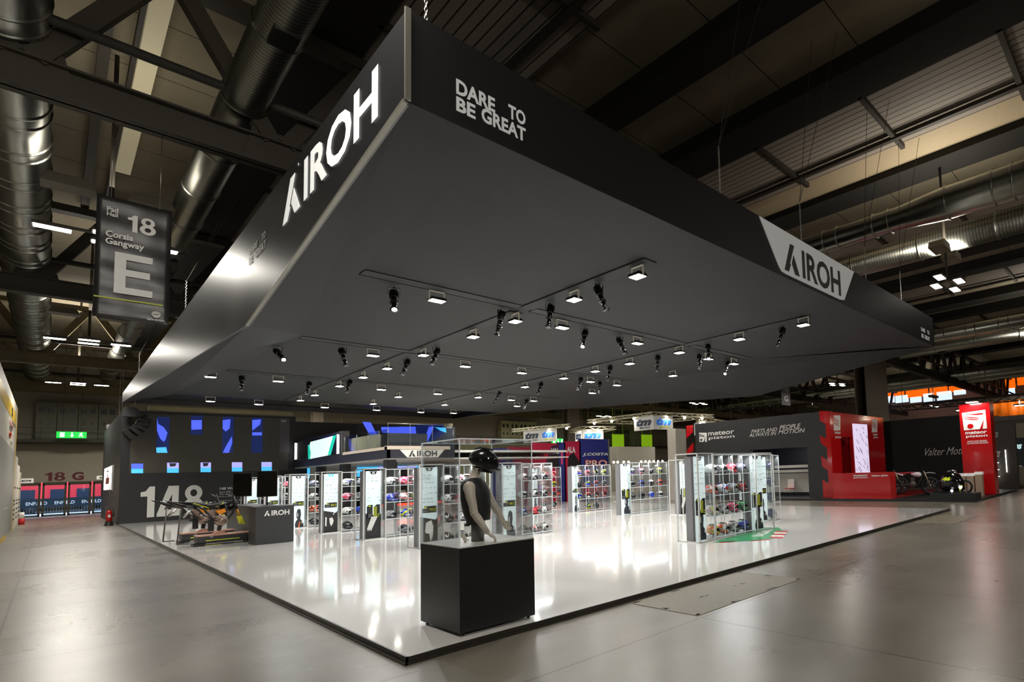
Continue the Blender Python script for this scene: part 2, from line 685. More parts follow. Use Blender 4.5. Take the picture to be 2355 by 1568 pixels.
# number 18 G over the doors, gantry with switch cabinets above
MAROON = mat('maroon_lettering', '#6b2424', .6)
b = MB()
big_digits(b, (('1', -2.67, -2.3), ('8', -2.2, -1.6)), (0, 64, 0), XU, ZU, NY, 2.85, 3.55, .01)
text_into(b, 'G', (0, 64, 0), XU, ZU, NY, -1.25, -.6, 2.85, 3.55, .01, bold=.045)
tag(b.build('wall_number', MAROON), 'maroon number and letter painted over the glass doors', 'wall number')
g = thing('gantry', 'dark service gantry along the back wall over the entrance', 'gantry', (0, 63.2, 5.9))
b = MB()
b.box(-12, 70, -1.6, .75, 0, .22)
b.build('deck', STEEL, g)
b = MB()
for z in (.65, 1.1):
    b.box(-12, 70, -1.6, -1.56, z, z + .04)
for x in range(-12, 70, 3):
    b.box(x, x + .05, -1.6, -1.56, .2, 1.14)
b.build('railing', STEEL, g)
CAB = mat('grey_cabinet', '#6e6a5d', .6)
ylw = mat('cream_cabinet', '#cfc79a', .5)
BOXD = mat('black_hatch', '#0c0c0c', .4)
def cabinet(x0, x1, z0, z1, m, label, group, y=63.0):
    c = thing('switch_cabinet', label, 'cabinet', ((x0 + x1) / 2, y, z0), group=group)
    w_ = (x1 - x0) / 2 - .01
    b = MB()
    b.box(-w_, w_, 0, .9, 0, z1 - z0)
    b.build('body', m, c)
    for dx in (-w_ * .45, w_ * .45):
        for hw, za, zb in ((.16, .72, .86), (.1, .4, .5)):
            b = MB()
            b.box(dx - hw, dx + hw, -.03, 0, (z1 - z0) * za, (z1 - z0) * zb)
            b.build('hatch', BOXD, c)
    return c
NTH = ['first', 'second', 'third', 'fourth', 'fifth', 'sixth', 'seventh', 'eighth', 'ninth', 'tenth', 'eleventh', 'twelfth', 'thirteenth', 'fourteenth']
for k in range(4):
    cabinet(-3.3 + k * 1.12, -2.2 + k * 1.12, 6.2, 9.2, CAB, 'grey switch cabinet on the gantry over the doors, %s from left' % NTH[k], 'grey switch cabinets over the entrance')
for k in range(4):
    cabinet(36.6 + k * 1.35, 37.9 + k * 1.35, 6.2, 9.4, ylw, 'cream tall cabinet on the far gantry behind the canopy, %s from left' % NTH[k], 'cream cabinets on the far gantry')
for k in range(5):
    cabinet(52 + k * 1.6, 53.5 + k * 1.6, 6.2, 9.0, CAB, 'grey cabinet on the far gantry behind the truss squares, %s from left' % NTH[k], 'grey cabinets on the far gantry')
# green exit signs
GREEN = glow('exit_green', '#10b03c', 1.6)
WEM = glow('exit_white', '#ffffff', 3)
def exit_sign(c, w_, h_, label):
    t = thing('exit_sign', label, 'exit sign', c)
    b = MB()
    b.use(GREEN).box(-w_ / 2, w_ / 2, -.06, .06, -h_ / 2, h_ / 2)
    b.build('sign_box', None, t)
    b = MB()
    b.use(WEM).box(-w_ * .38, -w_ * .24, -.07, -.06, -h_ * .35, h_ * .35)
    b.build('door_symbol', None, t)
    b = MB()
    b.use(WEM)
    b.box(-w_ * .01, w_ * .03, -.07, -.06, -h_ * .05, h_ * .35)
    b.prism([(-w_ * .05, -h_ * .05), (w_ * .07, -h_ * .05), (w_ * .01, -h_ * .38)], (0, -.06, 0), XU, ZU, NY, 0, .01)
    b.build('arrow_symbol', None, t)
    b = MB()
    b.use(WEM)
    cx_ = w_ * .3
    b.ball((cx_ + w_ * .03, -.065, h_ * .3), h_ * .08, 8, 5, (1, .2, 1))
    for p, q in (((0, .2), (.02, -.02)), ((.02, -.02), (.08, -.15)), ((.08, -.15), (.13, -.3)), ((.02, -.02), (-.05, -.18)), ((-.05, -.18), (-.11, -.2)), ((.01, .18), (.09, .12)), ((0, .2), (-.08, .08))):
        b.bar((cx_ + p[0] * w_ * .6, -.065, p[1] * h_ * 1.1), (cx_ + q[0] * w_ * .6, -.065, q[1] * h_ * 1.1), h_ * .09, .01, (0, 1, 0))
    b.build('running_figure', None, t)
    b = MB()
    for s in (-.3, .3):
        b.tube([(w_ * s, 0, h_ / 2), (w_ * s, 0, 14.6 - c[2])], .012, 6)
    b.build('hanger', STEEL, t)
exit_sign((-1.42, 60, 6.38), 1.55, .5, 'green lit exit sign with running figure above the 18 G doors')
p = at(1283, 1014, 'y', 58)
exit_sign(p, 2.0, .7, 'small green exit sign between the pink booth walls, far back')
for px, n in ((1422, 'left'), (1488, 'right')):
    p = at(px, 1013, 'y', 60)
    b = MB()
    b.box(-1.2, 1.2, 0, .1, -1.0, 1.0)
    b.use(glow('lime_sign', '#8fbf1a', .55))
    for s in (-1, 1):
        b.tube([(s, .05, 1), (s, .05, 14.55 - p.z)], .012, 5)
    tag(b.build('hanging_sign', None, None, p), 'lime green hanging sign far back below the truss squares, %s of two' % n, 'sign', 'lime green hanging signs')
# small red-on-white number boards
b = MB()
p0, p1 = at(245, 976, 'y', 58), at(268, 1004, 'y', 58)
b.use(WHITE).box(p0.x, p1.x + .3, 58, 58.08, p1.z, p0.z)
for x in (p1.x + .1, p1.x + .25):
    b.tube([(x, 58.04, p0.z), (x, 58.04, 14.0)], .012, 5)
b.use(mat('red_lettering', '#b53a30', .6))
big_digits(b, (('1', p0.x + .12, p0.x + .3), ('8', p0.x + .34, p1.x + .2)), (0, 58, 0), XU, ZU, NY, p1.z + .2, p0.z - .25, .01)
tag(b.build('number_board'), 'white board with red number 18 above the black wall corner', 'number board')

# ------------------------------------------------------------------ steel trusses
def truss(y, label, x0=-27.5, x1=97):
    STEEL = MATS['dark_steel'] if y < 40 else mat('lit_olive_steel', '#7d7154', .6, var=.12)  # far trusses get a lighter copy of the steel, hall light put into colour
    t = thing('roof_truss', label, 'roof truss', (0, y, 10), group='steel roof trusses')
    b = MB()
    b.box(x0, x1, -.03, .03, 0, .72)
    b.box(x0, x1, -.22, .22, 0, .05)
    b.box(x0, x1, -.22, .22, .67, .72)
    b.build('bottom_chord', STEEL, t)
    b = MB()
    b.box(x0, x1, -.25, .25, 3.7, 4.0)
    b.build('top_chord', STEEL, t)
    n0 = -27.9
    k = 0
    while n0 + k * 4.15 * 1 < x1 - 5:
        xb = n0 + k * 4.15
        for sgn in (-1, 1):
            b = MB()
            b.bar((xb + sgn * .15, 0, .7), (xb + sgn * 1.9, 0, 3.75), .36, .3, (0, 1, 0))
            b.build('diagonal', STEEL, t)
        b = MB()
        b.prism([(-.75, .05), (.75, .05), (.55, .95), (-.55, .95)], (xb, 0, 0), XU, ZU, NY, .05, .09)
        b.build('gusset', STEEL, t)
        k += 1
    b = MB()
    b.tube([(x0, -.45, 1.45), (x1, -.45, 1.45)], .11, 10)
    b.build('cable_pipe', mat('grey_conduit', '#3d3a35', .5), t)
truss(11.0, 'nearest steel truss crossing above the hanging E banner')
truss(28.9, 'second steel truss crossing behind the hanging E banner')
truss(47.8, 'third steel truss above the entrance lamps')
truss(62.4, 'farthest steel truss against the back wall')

# ------------------------------------------------------------------ round air ducts
SPIRAL = ribbed('spiral_duct', '#a2a29a', '#7a7a72', 'Y', .12, .3, .34, 1, .55)
def duct(x, z, r0, label, plain=True, y0=-12, y1=62.9, red=None):
    t = thing('air_duct', label, 'air duct', (x, 0, z), group='round metal air ducts')
    m = mat('galvanised_sheet', '#a9aaa2', .3, metal=1, var=.1) if plain else SPIRAL
    b = MB()
    if red:
        b.tube([(0, y0, 0), (0, red, 0), (0, red + 1.6, 0), (0, y1, 0)], [r0 * 1.32, r0 * 1.32, r0, r0], 28)
    else:
        b.tube([(0, y0, 0), (0, y1, 0)], r0, 28)
    ds = b.build('duct_shell', m, t)
    y = y0 + 1
    k = 0
    while y < y1:
        rr = r0 * 1.32 if red and y < red else r0
        if not (red and red <= y <= red + 1.6):
            b = MB()
            b.tube([(0, y - .03, 0), (0, y + .03, 0)], rr + .035, 28)
            b.build('seam_ring', m, ds)
        y += (1.55, .62)[k % 2] if plain else 3.1
        k += 1
    if not plain:
        for yy in (7.2, 12.9, 24.3):
            b = MB()
            s = -1 if x < 10 else 1
            b.box(-.22, .22, yy - .3, yy + .3, -r0 - .05, -r0 + .12)
            b.build('hatch', BOXD, t)
    return t
duct(-3.3, 11.5, .66, 'smooth shiny air duct at the far left above the banner')
duct(.42, 11.5, .45, 'spiral ribbed air duct running behind the canopy logo face', False)
duct(18.35, 11.3, .45, 'smooth air duct with a wider reducer section right of the canopy', red=-.6)
duct(21.9, 11.3, .56, 'spiral ribbed air duct below the smooth one at right', False)
duct(40.4, 11.3, .5, 'smooth air duct behind the right-hand lamp cluster')
duct(44.4, 11.3, .6, 'spiral ribbed air duct low at the right edge', False)
duct(62.6, 11.3, .6, 'smooth air duct in front of the orange panels')
duct(66.4, 11.3, .6, 'farthest spiral air duct before the orange panels', False)
# strip skylight left
sk = thing('strip_light', 'long pale light strip on the ceiling between the left ducts', 'strip light', (-.95, 0, 14.1))
b = MB()
b.box(-.2, .2, -4, 24, 0, .3)
b.build('housing', mat('yellowed_strip', '#d9cfae', .6, emit='#e8d9b0', es=.18), sk)
b = MB()
b.box(-.95, -.72, -4, 30, -.1, .2)
b.box(-.33, -.23, -4, 30, -.1, .2)
b.build('rails', STEEL, sk)

# ------------------------------------------------------------------ high-bay lamp clusters
LEDW = glow('lamp_white', '#fff8e8', 26)
def cluster(x, y, z, label, pw=420, up=.2):
    tilt = .8 if y <= 0 and x < 30 else 0
    t = thing('lamp_cluster', label, 'lamp cluster', (x, y, z), group='hall lamp clusters')
    b = MB()
    b.tube([(0, 0, .1), (0, 0, (4.99 if any(a0 < x < a1 for a0, a1 in ((-13.4, -12), (-8.6, -7.6), (1.7, 2.95), (20, 21.5), (42.4, 43.8), (76, 77.5))) else 5.59))], .05, 8)
    b.box(-1.3, 1.3, -.05, .05, .14, .2)
    b.box(-.05, .05, -.7, .7, .14, .2)
    b.build('frame', STEEL, t)
    for dx, dy in ((-1.05, 0), (1.05, 0), (0, -.45), (0, .45)):
        b = MB()
        b.use(STEEL).box(dx - .36, dx + .36, dy - .17, dy + .17, .06, .14)
        b.use(LEDW).box(dx - .33, dx + .33, dy - .14, dy + .14, .045, .06)
        b.build('lamp_panel', None, t)
    for s in (-1, 1):
        b = MB()
        b.prism([(-.5, 0), (.5, 0), (.36, .28), (-.36, .28)], (s * .8, 0, 1.25), XU, ZU, NY, -.3, .3)
        b.build('reflector', mat('aged_reflector', '#77705f', .5), t)
    area_light('lamp_light', (0, 0, .02 - tilt * .5), 2.4, 1.1, pw, (1, .95, .86), (tilt, 0, 0), parent=t)
    area_light('roof_fill_light', (0, 0, 1.6), 2.4, 1.4, pw * up, (1, .93, .8), (PI, 0, 0), parent=t)  # added upward fill that brightens the roof, strength set per cluster
nm = {(-1.4, 0): 'over the walkway before the canopy, above the camera', (-1.5, 16.6): 'half hidden behind the hanging E banner', (-1.4, 33.2): 'below the hanging E banner', (-1.4, 49.2): 'nearest the 18 G entrance',
      (20.8, .1): 'right of the canopy, large and bright', (20.8, 16.6): 'behind the canopy, right half', (20.8, 33.2): 'behind the canopy over the truss squares', (43.2, 16.2): 'right of the tall column',
      (43.2, 0): 'above the red booth floor', (73.4, 17): 'far right before the orange panels', (43.2, 33): 'far back beyond the dark grey booth', (20.8, 49): 'farthest behind the stand', (69, 0): 'far right past the tower', (-13, 16): 'left of the walkway',
      (-1.4, -16.4): 'added behind the camera over the walkway', (20.8, -16.4): 'added behind the camera, right', (43.2, 49): 'added far back beyond the cream cabinets', (9.7, 52): 'added behind the blue wall screens', (69, 33): 'added in the far back right corner'}  # clusters on this line are added to light camera-facing sides and the back
for (x, y), l in nm.items():
    cluster(x, y, 9.0, 'cluster of white hall lamps ' + l, {(20.8, .1): 260, (-1.4, 49.2): 900, (-1.4, -16.4): 700, (-1.4, 0): 300, (9.7, 52): 1100, (-1.4, 33.2): 480, (-1.5, 16.6): 300}.get((x, y), 900 if y > 30 else 420), {(-1.4, 0): .22, (-1.4, -16.4): .06, (20.8, -16.4): .3, (20.8, .1): 1.1, (-1.4, 49.2): .5, (43.2, 0): .5, (20.8, 33.2): .4, (20.8, 49): .5}.get((x, y), .18))

# ------------------------------------------------------------------ hanging gangway banner
bn = thing('gangway_banner', 'dark grey hanging banner reading hall 18 gangway E', 'banner', (-1.36, 10.9, 5.56))
b = MB()
cg = mat('dark_vinyl', '#302e2e', .38, var=.12, scale=3, bump=.5)
n, mrows = 12, 26
vs, fs = [], []
for j in range(mrows + 1):
    for i in range(n + 1):
        u, v = i / n - .5, j / mrows
        vs.append((u * 1.14, .012 * math.sin(v * 31 + 2 * u) + .01 * math.sin(u * 9 + v * 5), v * 2.64))
for j in range(mrows):
    for i in range(n):
        a = j * (n + 1) + i
        fs.append((a, a + 1, a + n + 2, a + n + 1))
b.add(vs, fs, True)
sh = b.build('sheet', cg, bn)
md = sh.modifiers.new('thick', 'SOLIDIFY')
md.thickness = .006
O = (-.57, -.04, 0)
b = MB()
b.use(LETTER)
sx, sz = 1.14 / 867, 2.64 / 1400
def bt(t, x0, x1, y0, y1, bold=.03):
    text_into(b, t, O, XU, ZU, NY, x0 * 1.14, x1 * 1.14, 2.64 * (1 - y1), 2.64 * (1 - y0), .002, bold)
bt('Pad', .13, .27, .088, .128, .02)
bt('Hall', .13, .27, .132, .165, .02)
big_digits(b, (('1', .40 * 1.14, .53 * 1.14), ('8', .56 * 1.14, .78 * 1.14)), O, XU, ZU, NY, 2.64 * .74, 2.64 * .885, .003)
bt('Corsia', .125, .48, .285, .338, .03)
bt('Gangway', .125, .63, .345, .412, .03)
b.prism([(u * 1.14, 2.64 * (1 - v)) for u, v in ((.25, .45), (.75, .45), (.75, .505), (.40, .505), (.40, .585), (.72, .585), (.72, .64), (.40, .64), (.40, .735), (.76, .735), (.76, .79), (.25, .79))], O, XU, ZU, NY, 0, .003)
bt('FIERA MILANO', .70, .94, .965, .98, .02)
b.lathe([(.075, 0), (.075, .004)], (-.57 + .82 * 1.14, -.038, 2.64 * .075), 20, Matrix.Rotation(PI / 2, 3, 'X'))
b.use(cg)
b.prism([(-.05, -.02), (-.02, .02), (.0, -.005), (.05, .02), (.02, -.02), (0, .005)], (-.57 + .82 * 1.14, -.045, 2.64 * .075), XU, ZU, NY, 0, .002)
b.use(mat('lime_line', '#b8c21f', .5))
b.box(-.56, .47, -.044, -.038, 2.64 * .155, 2.64 * .166)
b.build('lettering', None, sh)
for u in (-.37, .37):
    b = MB()
    b.tube([(u, 0, 2.62), (u, 0, 4.55)], .006, 6)
    b.build('hanging_wire', SILVER, bn)

# ------------------------------------------------------------------ floor plates
for k, (x0, x1) in enumerate(((2.98, 5.64), (14.33, 17.0))):
    t = thing('floor_hatch', ('brown grey checker plate floor hatch beside the stand front edge', 'far floor hatch near the right corner of the stand')[k], 'floor hatch', (x0, -1.37, 0))
    b = MB()
    b.box(0, x1 - x0, 0, 1.28, .0, .006)
    b.build('plate', mat('worn_checker_plate', '#6b6350', .5, var=.6, scale=55, bump=.8), t)
    b = MB()
    for i in range(4):
        for j in range(3):
            for q in range(4):
                dx, dy = random.uniform(-.12, .12), random.uniform(-.05, .05)
                xx = min(max(i * (x1 - x0) / 3 + dx, .05), x1 - x0 - .05)
                yy = min(max(j * .64 + dy, .04), 1.24)
                b.box(xx - .025, xx + .025, yy - .02, yy + .02, .006, .009)
    b.build('lifting_slots', BOXD, t)

# ================================================================== THE STAND
gl = mat('white_gloss_floor', '#e4e2de', .1, var=.015, scale=1.5, coat=.5)
pf = thing('stand_floor', 'large raised white glossy stand floor with dark edge', 'stand floor', (0, 0, 0))
b = MB()
b.box(.02, 18.76, .02, 37.4, .012, ZP)
b.build('white_panels', gl, pf)
EDGE = mat('dark_edge_trim', '#3a3732', .35, metal=.3)
b = MB()
for q in ((0, 18.78, 0, .02), (0, .02, 0, 37.4), (18.76, 18.78, 0, 37.4)):
    b.box(q[0], q[1], q[2], q[3], 0, ZP + .002)
b.box(-.02, 18.8, -.025, 0, 0, .022)
b.box(-.025, 0, -.025, 37.4, 0, .022)
b.build('edge_trim', EDGE, pf)

# ------------------------------------------------------------------ canopy
FASC = mat('satin_black_fascia', '#17171a', .4, var=.03, spec=.9)
SOFF = mat('charcoal_soffit', '#222324', .7, var=.04, spec=.3)
cp = thing('canopy', 'huge black suspended canopy with white lettering over the white stand', 'canopy', (0, 0, 6.05))
Z0 = 6.05
XW, XD = 18.2, 37.6
K = (0, 7.5, 5.03)
def face(pts, m, name, thick=.03, nrm=None):
    b = MB()
    pts = [Vector(p) - Vector((0, 0, Z0)) for p in pts]
    n = Vector(nrm)
    b.prism([(0, 0)], (0, 0, 0), XU, YU, ZU, 0, 0) if False else None
    k = len(pts)
    A = pts
    B = [p + n * thick for p in pts]
    fs = [tuple(range(k)), tuple(range(2 * k - 1, k - 1, -1))] + [(i, (i + 1) % k, k + (i + 1) % k, k + i) for i in range(k)]
    b.add(A + B, fs, False)
    return b.build(name, m, cp)
face([(0, 0, 7.14), (0, 0, 6.06), K, (0, XD, 6.68), (0, XD, 7.2)], FASC, 'left_fascia', .04, XU)
face([(0, 0, 7.14), (XW, 0, 7.10), (XW, 0, 6.05), (0, 0, 6.06)], mat('matt_black_fascia', '#0e0e0f', .5, spec=.4), 'front_fascia', .04, YU)
face([(XW, 0, 7.1), (XW, 0, 6.05), (XW, 8.0, 5.11), (XW, 28.2, 6.26), (XW, XD, 6.62), (XW, XD, 7.1)], FASC, 'right_fascia', .04, -XU)
face([(0, XD, 7.15), (XW, XD, 7.1), (XW, XD, 6.62), (0, XD, 6.68)], FASC, 'rear_fascia', .04, -YU)
ZC = 6.12
ic, kk = (1.07, 1.43, ZC), (2.04, 12.4, ZC)
bb_, far = (1.04, 27.9, ZC), (.0, XD, 6.66)
r_, e1, e2, e3 = (17.6, 1.45, ZC), (15.05, 6.25, ZC), (14.85, 13.1, ZC), (16.7, 27.9, ZC)
def facet(pts, name='soffit_facet'):
    b = MB()
    P = [Vector(p) - Vector((0, 0, Z0)) for p in pts]
    k = len(P)
    fs = [(0, i, i + 1) for i in range(1, k - 1)]
    b.add(P, fs, False)
    o = b.build(name, SOFF, cp)
    md = o.modifiers.new('thick', 'SOLIDIFY')
    md.thickness = .01
    return o
facet([(0, 0, 6.06), (.95, 0, 6.06), ic, kk, K])
facet([(.95, 0, 6.06), (XW, 0, 6.05), r_, ic])
facet([K, kk, bb_, (.5, 33, 6.4), far])
facet([(XW, 0, 6.05), (XW, 8.0, 5.11), e2, e1, r_])
facet([(XW, 8.0, 5.11), (XW, 28.2, 6.26), e3, e2])
facet([(XW, 28.2, 6.26), (XW, XD, 6.62), (17.5, 33, 6.45), e3])
facet([ic, r_, e1, e2, e3, bb_, kk], 'flat_soffit')
b = MB()
b.box(.05, XW - .05, .05, XD - .05, .9, .93)
b.build('top_cover', BLACK, cp)
# pale trim strips on the near corner and lower edge of the left face
TRIM = mat('pale_metal_trim', '#8d8a80', .4, metal=.5)
b = MB()
b.box(-.03, .03, -.03, -.0, .01, 1.09)
b.bar((-.02, 0, .0), (-.02, 7.5, 5.03 - Z0 + .0), .05, .04)
b.build('corner_trim', TRIM, cp)
b = MB()
b.bar((-.02, 7.5, 5.03 - Z0), (-.02, XD, 6.68 - Z0), .035, .03)
b.build('edge_trim', FASC, cp)
# seams: dark groove + slightly lower band
GROOVE = mat('black_groove', '#060606', .8)
BAND = mat('charcoal_band', '#2b2d2e', .7, var=.04, spec=.3)
def ceil_x(x, y0, y1):
    b = MB()
    b.box(x, x + .035, y0, y1, ZC - Z0 - .035, ZC - Z0 - .01)
    b.build('seam', GROOVE, cp)
    b = MB()
    b.box(x + .04, x + .36, y0, y1, ZC - Z0 - .028, ZC - Z0 - .01)
    b.build('seam_band', BAND, cp)
def ceil_y(y, x0, x1):
    b = MB()
    b.box(x0, x1, y - .035, y, ZC - Z0 - .035, ZC - Z0 - .01)
    b.build('seam', GROOVE, cp)
    b = MB()
    b.box(x0, x1, y - .36, y - .04, ZC - Z0 - .028, ZC - Z0 - .01)
    b.build('seam_band', BAND, cp)
ceil_x(4.98, 1.5, 6.0); ceil_x(4.98, 6.45, 12.6); ceil_x(4.98, 13.0, 19.6); ceil_x(4.98, 20.1, 27.8)
ceil_x(11.1, 1.5, 6.0); ceil_x(11.1, 6.45, 12.6); ceil_x(11.1, 13.0, 19.6); ceil_x(11.1, 20.1, 27.8)
for y, xa, xb in ((6.2, 1.5, 14.95), (12.95, 2.1, 14.8), (20.0, 1.6, 15.7)):
    ceil_y(y, xa, 4.96)
    ceil_y(y, 5.36, 11.08)
    ceil_y(y, 11.48, xb)

# lettering of the canopy
b = MB()
O = (-.001, 0, -Z0)
U = -YU
helmet_brand(b, O, U, ZU, NX, -5.02, -.81, 6.24, 6.92, .012)
text_into(b, 'R', O, U, ZU, NX, -4.16, -4.1, 6.95, 7.0, .012)
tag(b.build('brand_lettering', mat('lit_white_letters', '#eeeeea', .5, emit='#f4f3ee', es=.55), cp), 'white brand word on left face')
b = MB()
text_into(b, 'DARE', O, U, ZU, NX, -7.5, -6.82, 6.42, 6.55, .008, .035)
text_into(b, 'TO', O, U, ZU, NX, -6.5, -6.2, 6.42, 6.55, .008, .035)
text_into(b, 'BE', O, U, ZU, NX, -7.5, -7.2, 6.22, 6.37, .008, .035)
text_into(b, 'GREAT', O, U, ZU, NX, -7.0, -6.17, 6.22, 6.37, .008, .035)
b.build('slogan_lettering', LETTER, cp)
O = (0, -.001, -Z0)
b = MB()
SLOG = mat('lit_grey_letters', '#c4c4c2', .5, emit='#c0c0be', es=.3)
text_into(b, 'DARE', O, XU, ZU, NY, .54, 1.03, 6.43, 6.62, .008, .035)
text_into(b, 'TO', O, XU, ZU, NY, 1.21, 1.455, 6.46, 6.65, .008, .035)
text_into(b, 'BE', O, XU, ZU, NY, .54, .775, 6.22, 6.40, .008, .035)
text_into(b, 'GREAT', O, XU, ZU, NY, .85, 1.455, 6.24, 6.43, .008, .035)
b.build('slogan_lettering', SLOG, cp)
b = MB()
text_into(b, 'DARE', O, XU, ZU, NY, 16.78, 17.2, 6.38, 6.52, .008, .035)
text_into(b, 'TO', O, XU, ZU, NY, 17.42, 17.66, 6.38, 6.52, .008, .035)
text_into(b, 'BE', O, XU, ZU, NY, 16.78, 17.0, 6.15, 6.3, .008, .035)
text_into(b, 'GREAT', O, XU, ZU, NY, 17.1, 17.66, 6.15, 6.3, .008, .035)
b.build('slogan_lettering', SLOG, cp)
b = MB()
b.prism([(6.9, 7.11), (7.55, 6.26), (7.68, 6.14), (7.85, 6.12), (10.5, 6.12), (10.75, 6.16), (11.45, 7.10)], O, XU, ZU, NY, .002, .02)
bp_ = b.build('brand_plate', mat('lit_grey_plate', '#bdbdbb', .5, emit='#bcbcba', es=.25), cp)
b = MB()
helmet_brand(b, O, XU, ZU, NY, 7.8, 10.55, 6.2, 6.88, .03)
tag(b.build('brand_lettering', mat('dark_letters', '#2b2b2c', .5), bp_), 'dark grey brand word on pale plate')
# suspension chains
for x, y, n in ((.32, .28, 'at the front corner'), (.15, 17.0, 'halfway along the left face'), (.15, 31.0, 'near the far left end'), (9.2, .3, 'left of the slanted logo plate'), (13.0, .3, 'right of the slanted logo plate'), (6.0, .3, 'above the front face, second from the corner'), (15.9, .3, 'near the right end of the front face')):
    t = thing('suspension_chain', 'steel suspension chain ' + n, 'chain', (x, y, 7.05), group='canopy suspension chains')
    b = MB()
    z = 0
    k = 0
    top = 1.3
    while z < top:
        c = Vector((0, 0, z + .035))
        R3 = Matrix.Rotation((k % 2) * PI / 2, 3, 'Z')
        pts = [c + R3 @ Vector((.016 * math.cos(a), 0, .036 * math.sin(a))) for a in [q * PI / 4 for q in range(8)]]
        b.tube(pts, .006, 5, closed=True)
        z += .052
        k += 1
    b.build('links', SILVER, t)
    b = MB()
    b.tube([(0, 0, top), (1.9, .4, 6.9)], .008, 5)
    b.tube([(0, 0, top), (2.1, -.3, 6.9)], .008, 5)
    b.build('bridle', STEEL, t)

# ------------------------------------------------------------------ flood lamps under the canopy
LAMP = glow('flood_white', '#fffaf0', 30)
def proto_flood():
    t = empty('flood_lamp')
    b = MB()
    b.use(mat('lamp_housing', '#2c2c2c', .4)).box(-.16, .16, -.12, .12, .0, .05)
    for k in range(7):
        b.box(-.14 + k * .045, -.13 + k * .045, -.1, .1, .05, .075)
    hs = b.build('housing', None, t)
    b = MB()
    b.use(LAMP).box(-.145, .145, -.105, .105, -.008, .0)
    b.build('led_panel', None, hs)
    b = MB()
    for s in (-1, 1):
        b.box(s * .165 - .008, s * .165 + .008, -.02, .02, .01, .22)
    b.box(-.173, .173, -.02, .02, .205, .22)
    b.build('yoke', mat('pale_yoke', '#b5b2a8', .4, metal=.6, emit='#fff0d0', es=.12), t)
    area_light('lamp_light', (0, 0, -.02), .26, .19, 78, (1, .97, .92), parent=t, spread=2.6)
    return t
FL = [(1005, 692, 0), (1187, 740, 1), (1321, 690, 1), (1468, 637, 1), (1087, 775, 1), (1293, 754, 0), (1466, 790, 0), (1561, 811, 1), (1698, 780, 1), (1851, 749, 1), (972, 817, 1), (858, 818, 0), (1070, 843, 0), (1200, 858, 0), (891, 848, 1), (834, 868, 1), (640, 877, 0), (484, 867, 0), (778, 888, 1), (725, 909, 1), (690, 921, 1), (877, 896, 0), (917, 913, 1), (1007, 906, 0), (1022, 931, 1), (861, 929, 1), (866, 943, 0), (484, 923, 0), (595, 930, 0), (747, 937, 0), (968, 948, 0), (1043, 950, 0), (1101, 914, 1), (1207, 890, 1), (1295, 870, 1), (1375, 855, 1), (1451, 837, 1), (1552, 865, 1), (1362, 904, 0), (1358, 878, 0), (1419, 886, 0), (1176, 920, 0), (1189, 934, 0), (1227, 922, 0), (1688, 837, 0), (1629, 826, 0)]
P0 = proto_flood()
pos = []
for k, (px, py, r) in enumerate(FL):
    p = at(px, py, 'z', 5.87)
    if r:
        p.x = min((4.98 + .2, 8.2, 11.1 + .12, 14.4), key=lambda v: abs(v - p.x))
    pos.append((p, r))
def rowname(p):
    rows = ((1.5, 'by the front edge'), (3.9, 'in the front bay'), (6.2, 'on the first cross seam'), (9, 'in the second bay'), (12.9, 'on the second cross seam'), (16, 'in the third bay'), (19.95, 'on the third cross seam'), (24, 'in the rear bay'), (27.8, 'along the rear edge'))
    return min(rows, key=lambda q: abs(q[0] - p.y))[1]
order = {}
for k, (p, r) in enumerate(pos):
    order.setdefault(rowname(p), []).append((p.x + p.y * .02, k))
lab = {}
for nme, L in order.items():
    L.sort()
    for q, (_, k) in enumerate(L):
        lab[k] = 'lit square flood lamp under the canopy %s, %s from left' % (nme, NTH[q])
for k, (p, r) in enumerate(pos):
    o = P0 if k == 0 else copy_tree(P0)
    o.location = p
    o.rotation_euler = (0, 0, PI / 2 if r else 0)
    tag(o, lab[k], 'flood lamp', 'flood lamps under the canopy')
